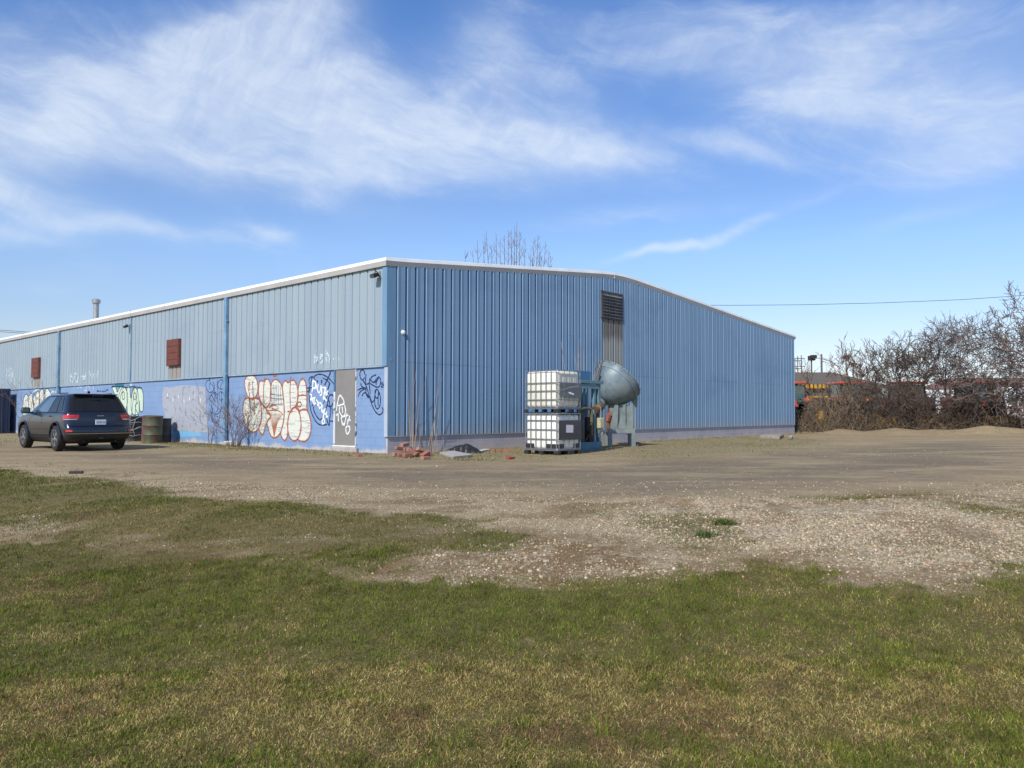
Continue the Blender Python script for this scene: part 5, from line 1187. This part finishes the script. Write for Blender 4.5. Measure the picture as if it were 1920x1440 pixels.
tree_px(1836, 578, 44, name='bare_tree', label='spreading bare tree between the tallest tree and the right edge', cat='tree', seed=14, stems=3, spread=1.05, depth=6, kids=(3, 3), r0=.065, m=bk2, group=TG, ratio=.72, lean=(.1, 0), trunkf=.42)
tree_px(1690, 618, 44, name='bare_tree', label='thin dark bare tree left of the crooked one', cat='tree', seed=22, stems=3, spread=.8, depth=5, kids=(3, 4), r0=.05, trunkf=.34, m=bk1, group=TG)
tree_px(1655, 612, 45, name='bare_tree', label='open forked tree with pale upright twigs above the brush', cat='tree', seed=31, stems=2, spread=.6, depth=5, kids=(2, 3), r0=.05, m=bk1, group=TG, upr=.4)
tree_px(1612, 622, 46, name='bare_tree', label='slender forked tree behind the brush over the middle tractor', cat='tree', seed=45, stems=2, spread=.6, depth=5, kids=(2, 3), r0=.045, m=bk4, group=TG, upr=.4)
tree_px(1580, 650, 46, rmin=.009, name='bare_shrub', label='tall thin shrub beside the floodlight pole', cat='shrub', seed=52, stems=4, spread=.55, depth=4, kids=(3, 3), r0=.04, m=bk3, group=TG, upr=.4)
tree_px(1542, 664, 47, rmin=.009, name='bare_shrub', label='tan twiggy shrub nearest the building corner at the back', cat='shrub', seed=57, stems=4, spread=.55, depth=4, kids=(3, 3), r0=.035, m=bk3, group=TG, upr=.4)
tree_px(1985, 500, 38, name='bare_tree', label='large bare tree reaching in from the right edge with pale pinkish twigs', cat='tree', seed=66, stems=3, spread=.95, depth=6, kids=(3, 3), r0=.08, upr=.2, trunkf=.36, m=bark('bark_pink_grey', (.165, .13, .11), (.11, .085, .075)), group=TG, ratio=.70, lean=(-.10, 0))
tree_px(1885, 668, 41.5, name='bare_shrub', label='dense low dark shrub at the right edge under the large tree', cat='shrub', seed=71, stems=4, spread=1.0, depth=4, kids=(3, 3), r0=.05, m=bk1, group=TG, droop=.3)
shr = [(1520, 712, 44, 'low tan bramble bush against the end of the blue building', bk3), (1556, 708, 43.5, 'tan bramble bush second from the building end', bk3), (1597, 715, 43.5, 'brown arching shrub left of the middle tractor', bk1), (1637, 705, 43, 'dense brown shrub covering the second tractor', bk1),
       (1668, 700, 43.5, 'dense thorny shrub between the second and third tractors', bk2), (1702, 712, 43, 'dark tangled shrub under the thin dark tree', bk1), (1762, 716, 43, 'dark tangled shrub under the tallest tree', bk2), (1808, 725, 43.2, 'low tangled shrub left of the rightmost tractor', bk1), (1862, 728, 42.5, 'low tangled shrub beside the right gravel heaps', bk1), (1920, 730, 40.5, 'brown shrub at the extreme right edge', bk4)]
for i, (px, yt, Y, lab, mm) in enumerate(shr):
    tree_px(px, yt, Y, name='bare_shrub', label=lab, cat='shrub', seed=100+i*7, stems=6, spread=.85, depth=3, kids=(3, 4), r0=.028, m=mm, group=TG, droop=.35, rmin=.010, trunkf=.5, ratio=.66)
def brush():
    rg = random.Random(9); mb = MB(); m2 = MB()
    for i in range(2600):
        px = rg.uniform(1488, 1990); Y = rg.uniform(42.0, 46.5)-max(0, (px-1800))*.012; p = at(px, 800, Y); z = Hs(p.x, Y); h = rg.uniform(.3, 1.3)*(1.5 if rg.random() < .15 else 1); a = rg.random()*6.28; e = rg.uniform(.2, 1.8)
        q = [Vector((p.x, Y, z))]; d = Vector((math.cos(a)*e, math.sin(a)*e*.5, 1)).normalized(); sag = rg.uniform(0, .9)
        for k in range(4): d = (d+Vector((rg.gauss(0, .18), rg.gauss(0, .18), -.22*sag))).normalized(); q.append(q[-1]+d*h/3.4)
        (mb if rg.random() < .72 else m2).tube(q, [.014, .012, .010, .008, .006], 3, caps=False)
    for k, (px, a, r_) in enumerate(((1620, 1, .9), (1770, 1, 1.4), (1830, 1, 1.2), (1590, 1, .8), (1655, 1, 1.0))):
        Y = 42.4; p = at(px, 800, Y); mb.tube([(p.x-r_+2*r_*j/10, Y, Hs(p.x, Y)+.95*math.sin(math.pi*j/10)*r_*.75) for j in range(11)], .018, 4)
    o = mb.build('underbrush', bark('dead_brush', (.13, .095, .06), (.08, .06, .042)), None, recalc=False); prop(o, kind='stuff')
    o = m2.build('dead_stalks', bark('dead_stalk', (.24, .18, .11), (.15, .11, .075)), None, recalc=False); prop(o, kind='stuff')
brush()
# shrub by the downspout
p = G(440, 838); bare_tree('bare_shrub', 'leafless reddish shrub growing at the foot of the downspout', 'shrub', (p.x, p.y, p.z), 2.15, 200, stems=12, spread=.55, depth=3, kids=(3, 4), r0=.015, m=bk4, rmin=.0042, upr=.25, trunkf=.55, ratio=.62)
p = G(404, 834); bare_tree('bare_shrub', 'thin leafless shrub left of the reddish one, before the buff patch', 'shrub', (p.x, p.y, p.z), 1.4, 207, stems=5, spread=.6, depth=3, kids=(3, 3), r0=.016, m=bk3, rmin=.005, upr=.1, trunkf=.55, ratio=.62)
p = loc2w(-.9, LW(112, 780)[0]); bare_tree('bare_shrub', 'bare thin sapling behind the parked car by the far downspout', 'shrub', (p.x, p.y, 0), 3.6, 213, stems=5, spread=.4, depth=3, kids=(3, 3), r0=.02, m=bk3, rmin=.006, upr=.5, trunkf=.55)
# tall weed stalks in front of the gable
def stalks(px, py, lst, label, m=bk3):
    b = G(px, py); t = thing('dead_weed', label, 'weed', b); mb = MB()
    for (x0, x1, yt, r) in lst:
        a = atdepth(x0, py, b.y)-b; c = atdepth(x1, yt, b.y)-b; a.z = -.03; md = a.lerp(c, .5)+Vector((.02*math.sin(x0), 0.03, 0)); mb.tube([a, a.lerp(md, .5), md, md.lerp(c, .6), c], [r, r*.9, r*.75, r*.55, r*.35], 6)
        if yt < 780: mb.tube([md.lerp(c, .3), md.lerp(c, .5)+Vector((.07, 0, .05)), md.lerp(c, .8)+Vector((.12, 0, .05))], [r*.4, r*.3, r*.2], 4)
    mb.build('stalk', m, t, smooth=True); return t
sm_ = bark('stalk_tan', (.36, .27, .19), (.22, .16, .12))
stalks(775, 850, [(772, 765, 735, .012), (774, 773, 665, .016), (776, 790, 705, .012), (773, 771, 770, .009)], 'tall pair of dead stalks rising behind the brick pile', sm_)
stalks(800, 850, [(783, 793, 790, .009), (799, 815, 780, .011), (806, 824, 690, .012), (811, 809, 800, .010), (820, 818, 800, .009), (831, 830, 815, .008), (812, 824, 755, .010)], 'clump of leaning dead stalks right of the brick pile', sm_)
bW = loc2w(5.2, -1.0); t = thing('dead_weed', 'tall thin dead stalks sticking up behind the white tanks', 'weed', bW); mb = MB()
for (x0, x1, yt) in ((1072, 1052, 640), (1076, 1086, 638), (1078, 1084, 650), (1090, 1094, 655), (1096, 1118, 655), (1088, 1079, 670)):
    a = atdepth(x0, 835, bW.y)-bW; c = atdepth(x1, yt, bW.y)-bW; a.z = 0; md = a.lerp(c, .55)+Vector((.05, 0, 0)); mb.tube([a, md, c], [.016, .012, .006], 6)
mb.build('stalk', sm_, t, smooth=True)
# the tree beyond the roof
def shoots_tree():
    rg = random.Random(4); Y = 74; b = at(955, 700, Y); t = thing('poplar_tree', 'tall tree with upright reddish shoots showing above the roof', 'tree', (b.x, Y, 0)); tr = MB(); cr = MB()
    tr.tube([(0, 0, -.2), (.1, 0, 3), (0, 0, 6.5)], [.42, .34, .28], 10)
    for (px, py) in ((873, 474), (884, 462), (896, 455), (905, 448), (913, 441), (921, 452), (930, 437), (938, 446), (946, 440), (953, 430), (959, 424), (965, 420), (969, 423), (975, 432), (984, 452), (996, 462), (1003, 437), (1009, 436), (1014, 455), (1022, 458), (1029, 470), (1032, 484)):
        q = at(px, py, Y); tip = Vector((q.x-b.x, rg.uniform(-2, 2), q.z)); r = Vector((rg.uniform(-.2, .2), 0, rg.uniform(4, 6.3)))
        c1 = Vector((tip.x*.55, tip.y*.5, r.z+(tip.z-r.z)*.25)); c2 = Vector((tip.x*.97+rg.uniform(-.15, .15), tip.y, r.z+(tip.z-r.z)*.62))
        P = [((1-u)**3)*r+3*u*(1-u)**2*c1+3*u*u*(1-u)*c2+u**3*tip for u in [k/9 for k in range(10)]]; cr.tube(P, [.085*(1-u)+.014 for u in [k/9 for k in range(10)]], 5, False)
        for k in range(16):
            u = rg.uniform(.45, .97); i = int(u*9); a = P[i].lerp(P[min(9, i+1)], u*9-i); L = (1.15-u)*3.0*rg.uniform(.4, 1.1); s_ = rg.choice((-1, 1)); e = Vector((s_*.42*L, rg.uniform(-.3, .3)*L, L*.95)); m_ = a+Vector((s_*.30*L, e.y*.5, L*.4))
            cr.tube([a, m_, a+e], [.020, .016, .011], 3, False)
            if rg.random() < .6: cr.tube([m_, m_+Vector((-s_*.12*L, .05, L*.4))], [.014, .010], 3, False)
    mm = bark('bark_red_twig', (.20, .13, .10), (.15, .10, .085)); tr.build('trunk', mm, t, smooth=True); cr.build('branches', mm, t, recalc=False)
shoots_tree()
# far trees behind the left end are hidden; weeds and litter along the walls
def weeds():
    rg = np.random.default_rng(3); X = []; Y = []; Hh = []
    def strip(n, a, b, off0, off1, hh):
        k = rg.random(n); o = off0+(off1-off0)*rg.random(n)**1.5; P = C0.xy; 
        if a[0] == 'L': s = a[1]+(b-a[1])*k; x = C0.x+DY.x*s-GX.x*o; y = C0.y+DY.y*s-GX.y*o
        else: s = a[1]+(b-a[1])*k; x = C0.x+GX.x*s-DY.x*o; y = C0.y+GX.y*s-DY.y*o
        X.append(x); Y.append(y); Hh.append(hh*(.4+.9*rg.random(n)))
    strip(5200, ('L', -.2), 12.5, .03, 1.3, .06); strip(1500, ('L', 9.0), 40, .03, 1.2, .09); strip(2600, ('G', 0.3), 27, .03, .8, .08); strip(2500, ('G', .3), 9, .3, 3.6, .05)
    for (px, py, n, s) in ((452, 842, 700, .35), (380, 830, 500, .5), (880, 862, 500, .6), (1357, 983, 260, .085), (1321, 1007, 190, .07), (1398, 834, 400, 1.2), (1500, 812, 700, 1.0)):
        p = G(px, py); X.append(p.x+s*rg.normal(size=n)*.6); Y.append(p.y+s*rg.normal(size=n)*.5); Hh.append((.05+.05*rg.random(n))*(1 if py < 900 else .9))
    x = np.concatenate(X); y = np.concatenate(Y); h = np.concatenate(Hh); n = len(x); az = rg.random(n)*6.28; le = .2+1.0*rg.random(n); fa = rg.random(n)*3.14; w = .0035+.003*rg.random(n)
    base = np.stack([x, y, H(x, y)-.004], -1); d = np.stack([np.cos(az)*np.sin(le), np.sin(az)*np.sin(le), np.cos(le)], -1); s = np.stack([np.cos(fa), np.sin(fa), 0*fa], -1)*w[:, None]
    mid = base+d*(h*.5)[:, None]+np.array([0, 0, .01]); tip = base+d*h[:, None]
    V = np.stack([base-s, base+s, mid-s*.8, mid+s*.8, tip], 1).reshape(-1, 3); o = (np.arange(n)*5)[:, None]; loops = (o+np.array([0, 1, 3, 2, 2, 3, 4])[None]).ravel()
    dry = rg.random(n) < np.clip(.35+1.2*(fbm(x*1.2, y*1.2, 55, 3)-.35), .2, .9)
    near = (y < 9.5); dry &= ~near
    c = np.where(dry[:, None], np.array([.36, .28, .16]), np.where(near[:, None], np.array([.11, .14, .04]), np.array([.12, .15, .05])))*(.6+.6*rg.random(n))[:, None]
    raw_mesh('weeds', V, np.tile([4, 3], n), loops, attr_mat('weed_blades', 'tone', .8, .2), np.repeat(c, 5, 0))
weeds()
p = G(405, 833); o = MB().prism([(0, 0), (.16, .02), (.2, .1), (.08, .16), (-.05, .1)], 0, .05, RX(35)).build('litter', mat('paper_litter', (.72, .72, .74), .7), None, bevel=.01); o.location = (p.x, p.y, .3); prop(o, 'white scrap of litter caught low in the bare shrub', 'litter')
p = G(421, 836); o = MB().prism([(0, 0), (.22, .0), (.25, .08), (.1, .12), (-.05, .06)], 0, .06, RX(20)).build('litter', mat('grey_litter', (.55, .58, .60), .7), None, bevel=.01); o.location = (p.x, p.y, .08); prop(o, 'pale plastic bag on the ground under the bare shrub', 'litter')
p = G(143, 888); o = MB().rbox(-.12, .12, -.04, .04, 0, .05, .01, 1).build('wood_scrap', mat('dark_wood', (.04, .035, .03), .8), None); o.location = p; o.rotation_euler = (0, 0, R(15)); prop(o, 'small dark wood scrap on the road below the car', 'scrap')

# ------------------------------------------------------------------ machinery yard beyond the hedgerow
orange_p = mat('tractor_orange', (.62, .075, .025), .35, col2=(.50, .07, .03), coat=.4); tyre2 = mat('tractor_tyre', (.02, .02, .02), .85); cabg = mat('cab_glass', (.08, .13, .13), .1, spec=.9, coat=.5); blk2 = mat('tractor_black', (.02, .02, .022), .5)
def make_tractor(label):
    t = thing('tractor', label, 'tractor', (0, 0, 0), 0, 'orange tractors parked beyond the hedgerow')
    for s in (-1, 1):
        w = MB().lathe([(.35, -.24), (.74, -.26), (.86, -.20), (.88, 0), (.86, .20), (.74, .26), (.35, .24)], 28, T(s*.86, 0, .88) @ RY(90), False, False)
        for k in range(18):
            a = 2*math.pi*k/18; w.bar((s*.86-.24, .88*math.cos(a), .88+.88*math.sin(a)), (s*.86+.24, .88*math.cos(a+.12), .88+.88*math.sin(a+.12)), .05)
        wo = w.build('rear_wheel', tyre2, t); MB().lathe([(.36, -.06), (.34, .06)], 20, T(s*.86, 0, .88) @ RY(90)).build('rim', orange_p, wo)
        MB().lathe([(.2, -.15), (.42, -.16), (.48, -.1), (.48, .1), (.42, .16), (.2, .15)], 24, T(s*.78, 2.1, .48) @ RY(90)).build('front_wheel', tyre2, t)
        f = MB(); P = [(math.cos(a)*.98, .88+math.sin(a)*.98) for a in [R(20+14*k) for k in range(11)]]
        for a, b in zip(P[:-1], P[1:]): f.bar((s*.80, a[0], a[1]), (s*.80, b[0], b[1]), .46, .05, up=(1, 0, 0))
        MB().rbox(s*.80-.27, s*.80+.27, -.55, .35, 1.62, 1.86, .08, 3).build('fender', orange_p, t, smooth=True)
        MB().rbox(s*.80-.06, s*.80+.08, -.60, -.55, 1.68, 1.78, .02, 1).build('lamp', mat('lamp_lens', (.8, .45, .2), .2), t)
    MB().rbox(-.42, .42, -.1, 2.6, .75, 1.35, .08, 2).build('chassis', blk2, t); MB().rbox(-.38, .38, 1.1, 2.7, 1.30, 1.85, .12, 3).build('hood', orange_p, t, smooth=True)
    cab = MB()
    for (x, y) in ((-.66, -.45), (.66, -.45), (-.70, .95), (.70, .95)): cab.bar((x, y, 1.55), (x*.94, y*.95, 2.62), .07)
    cab.box(-.68, .68, -.47, -.42, 1.5, 1.58).build('cab_frame', blk2, t)
    MB().box(-.64, .64, -.44, -.425, 1.6, 2.58).box(-.66, .66, .93, .945, 1.6, 2.58).box(-.655, -.645, -.40, .90, 1.6, 2.58).box(.645, .655, -.40, .90, 1.6, 2.58).build('cab_glass', cabg, t)
    MB().rbox(-.75, .75, -.60, 1.10, 2.62, 2.76, .05, 3).build('cab_roof', orange_p, t, smooth=True)
    MB().rbox(-.28, .28, .1, .5, 1.4, 2.1, .06, 2).build('seat', blk2, t)
    MB().add([(-.2, -.62, 1.38), (.2, -.62, 1.38), (0, -.62, 1.74), (-.2, -.60, 1.38), (.2, -.60, 1.38), (0, -.60, 1.74)], [(0, 1, 2), (3, 5, 4), (0, 3, 4, 1), (1, 4, 5, 2), (2, 5, 3, 0)]).build('warning_triangle', orange_p, t)
    t.scale = (1.1, 1.1, 1.1)
    MB().box(-.3, .3, -.75, -.3, .55, .65).bar((-.4, -.3, .7), (-.45, -1.0, .55), .06).bar((.4, -.3, .7), (.45, -1.0, .55), .06).build('hitch', blk2, t)
    return t
t0 = make_tractor('orange cabbed tractor at the right, clearest of those seen through the hedgerow'); YT = 48.0
def place(o, px, Y, rz=0): p = at(px, 790, Y); o.location = (p.x, Y, 0); o.rotation_euler = (0, 0, R(rz))
place(t0, 1833, YT, 4)
for px, Y, rz, lab in ((1706, 48.2, 3, 'orange tractor behind the thin dark tree, second from the right'), (1591, 48.5, 2, 'orange tractor hidden in brush right of the yellow loader'), (1484, 48.5, 0, 'orange tractor cut off by the end of the blue building')):
    o = dup(t0, label=lab); place(o, px, Y, rz)
yel = mat('machine_yellow', (.62, .34, .03), .45, col2=(.48, .26, .03))
def yellow_machine(px, Y, label, s=1.0):
    p = at(px, 790, Y); t = thing('loader', label, 'machine', (p.x, Y, 0), R(8), None)
    for sx in (-1, 1):
        for yy in (0, 1.3): MB().lathe([(.15, -.13), (.38, -.14), (.40, 0), (.38, .14), (.15, .13)], 20, T(sx*.75, yy, .40) @ RY(90)).build('wheel', tyre2, t)
        MB().bar((sx*.62, 1.4, 1.9), (sx*.62, -.8, 1.35), .16).bar((sx*.62, -.8, 1.35), (sx*.62, -1.1, .6), .14).build('lift_arm', yel, t)
    MB().rbox(-.6, .6, -.5, 1.6, .45, 1.25, .08, 2).build('body', yel, t); MB().rbox(-.5, .5, -.2, .9, 1.25, 2.05, .06, 2).build('cab', blk2, t); MB().rbox(-.62, .62, -.3, 1.0, 2.06, 2.2, .04, 2).build('roof', yel, t)
    MB().prism([(-1.0, .1), (-1.6, .1), (-1.7, .5), (-1.55, .7), (-1.1, .75)], -.8, .8, RZ(90) @ RX(90)).build('bucket', yel, t)
    t.scale = (s, s, s); return t
yellow_machine(1535, 50.6, 'yellow loader with raised bar seen just right of the blue building'); yellow_machine(1655, 47.6, 'small yellow machine low behind the brush at the hedgerow centre', .62)
p = at(1780, 790, 48); 
def trailer(px0, px1, Y, z0, z1, label, name='flatbed_trailer', cat='trailer', m=None):
    a = at(px0, 790, Y); b = at(px1, 790, Y); L = b.x-a.x; t = thing(name, label, cat, ((a.x+b.x)/2, Y, 0), R(3)); m = m or yel
    MB().rbox(-L/2, L/2, -.08, .08, z0, z1, .02, 1).box(-L/2, L/2, .08, 2.0, z1-.12, z1-.04).build('deck', m, t)
    for x in (-L*.25, L*.25): MB().lathe([(.12, -.1), (.36, -.1), (.36, .1), (.12, .1)], 18, T(x, .9, .36) @ RX(90)).build('wheel', tyre2, t)
    mb = MB()
    for k in range(6): x = -L/2+L*(k+.5)/6; mb.box(x-.03, x+.03, -.12, -.085, z0-.1, z1+.05)
    mb.build('stake', blk2, t); return t
trailer(1868, 1908, 46.0, .30, .95, 'yellow low trailer at the right edge behind the shrubs'); trailer(1740, 1764, 46.2, .55, .75, 'short yellow barred trailer low under the tallest tree')
trailer(1505, 1553, 51.5, 2.72, 2.98, 'high yellow boom platform beside the building end', 'boom_platform', 'machine')
wht = mat('truck_white', (.72, .73, .74), .4, col2=(.62, .63, .64))
def truck(px, Y, label, L=6.2, h=2.7, rz=0):
    p = at(px, 790, Y); t = thing('white_van', label, 'van', (p.x, Y, 0), R(rz), 'white vehicles beyond the hedgerow')
    MB().rbox(-L/2, L/2, 0, 2.1, .5, h, .15, 3).build('body', wht, t, smooth=True)
    for x in (-L*.32, L*.32):
        for y in (.12, 1.98): MB().lathe([(.1, -.1), (.38, -.1), (.38, .1), (.1, .1)], 18, T(x, y, .38) @ RX(90)).build('wheel', tyre2, t)
    for k, x in enumerate((-L*.38, -L*.2, 0, L*.2, L*.36)): MB().rbox(x-L*.07, x+L*.07, -.02, .03, h*.55, h*.8, .03, 2).build('window', cabg, t)
    MB().box(-L*.45, L*.45, -.03, -.002, .52, .72).build('bumper', blk2, t); MB().box(-L*.49, L*.49, -.006, .0, h*.45, h*.49).build('stripe', mat('grey_stripe', (.45, .1, .1), .5), t); return t
truck(1900, 60, 'white van behind the right end of the hedgerow', 5.6, 3.1, 6); truck(1745, 64, 'white van between the third tractor and the tallest tree', 6.0, 3.0); truck(1660, 66, 'white van far behind the forked tree', 5.0, 3.2); truck(1528, 66, 'white van behind the yellow loader', 3.0, 3.1)
# low buildings far behind
def shed(px0, px1, ytop, Y, label, roofc, wallc, ridge=.5, dep=12, name='farm_building'):
    a = at(px0, 790, Y); b = at(px1, 790, Y); zt = at((px0+px1)/2, ytop, Y).z; L = b.x-a.x; t = thing(name, label, 'building', ((a.x+b.x)/2, Y, 0))
    MB().box(-L/2, L/2, 0, dep, 0, zt-ridge).build('wall', mat(name+'_wall', wallc, .8), t)
    mb = MB(); mb.add([(-L/2-.3, -.4, zt-ridge), (L/2+.3, -.4, zt-ridge), (L/2-ridge*1.5, dep/2, zt), (-L/2+ridge*1.5, dep/2, zt), (-L/2-.3, dep+.4, zt-ridge), (L/2+.3, dep+.4, zt-ridge), (-L/2-.3, -.4, zt-ridge-.25), (L/2+.3, -.4, zt-ridge-.25)], [(0, 1, 2, 3), (3, 2, 5, 4), (0, 3, 4), (1, 5, 2), (6, 7, 1, 0)]).build('roof', mat(name+'_roof', roofc, .85, bump=.2, bscale=4), t)
    for k in range(4): x = -L*.38+L*.25*k; MB().box(x-L*.05, x+L*.05, -.03, .02, .6, zt-ridge-.6).build('door', blk2 if k % 2 else wht, t)
    return t
shed(1440, 1655, 692, 62, 'low open building with a dark brown sloping roof beyond the hedgerow', (.12, .10, .075), (.10, .095, .085), 1.3, 10)
shed(1795, 2080, 704, 82, 'long low building with a reddish brown roof far behind the right trees', (.22, .13, .105), (.50, .47, .43), 1.8, 12)
# poles and wires
def pole(px, ytop, Y, label, head=None, r=.08, name='utility_pole', cross=0):
    p = at(px, 790, Y); zt = at(px, ytop, Y).z; t = thing(name, label, 'pole', (p.x, Y, 0)); pm = mat('pole_grey', (.12, .11, .105), .8)
    MB().tube([(0, 0, -.3), (0, 0, zt)], [r*1.2, r*.8], 10).build('post', pm, t, smooth=True)
    if cross:
        mb = MB()
        for k in range(cross): mb.box(-.9, .9, -.05, .05, zt-.35-k*1.0, zt-.25-k*1.0)
        mb.build('crossarm', pm, t)
    if head: MB().rbox(-head, head, -.25, .15, zt-.1, zt+head*1.1, .06, 2, RZ(0)).rbox(-head*.4, head*1.3, -.35, .05, zt+head*.2, zt+head*1.3, .05, 2).build('lamp_head', blk2, t)
    return t
pole(1523, 674, 70, 'floodlight pole with large double lamp head right of the blue building', .30, name='floodlight_pole'); pole(1588, 672, 90, 'floodlight pole seen through the thin shrub', .30, name='floodlight_pole'); pole(1601.5, 686, 90, 'shorter floodlight pole right of the one in the shrub', .26, name='floodlight_pole')
pole(1504, 666, 100, 'thin metal mast second from the end of the blue building', r=.07, name='mast'); pole(1497, 668, 100, 'thin metal mast with crossbars nearest the end of the blue building', r=.06, name='mast', cross=3); pole(1542, 664, 100, 'dark wooden pole between two floodlights', r=.14, name='utility_pole')
pole(1492, 672, 100, 'short metal mast touching the end of the blue building', r=.05, name='mast', cross=2)
def wire(pts, Y, r, label):
    P = [at(x, y, Y) for x, y in pts]; o = MB().tube(P, r, 5).build('power_line', mat('wire_black', (.03, .03, .035), .6), None, smooth=True); prop(o, label, 'wire'); return o
wire([(1150, 571), (1370, 572.5), (1500, 571.5), (1650, 568), (1800, 562), (1890, 556), (2100, 540), (2500, 500)], 66, .020, 'single power line crossing the sky from the roof to the right trees')
wire([(-2600, 560), (-400, 612), (0, 619), (60, 623), (300, 640)], 95, .03, 'upper of two power lines at the far left above the roof'); wire([(-2600, 640), (-400, 628), (0, 622), (60, 626), (300, 650)], 97, .03, 'lower of two power lines at the far left above the roof')
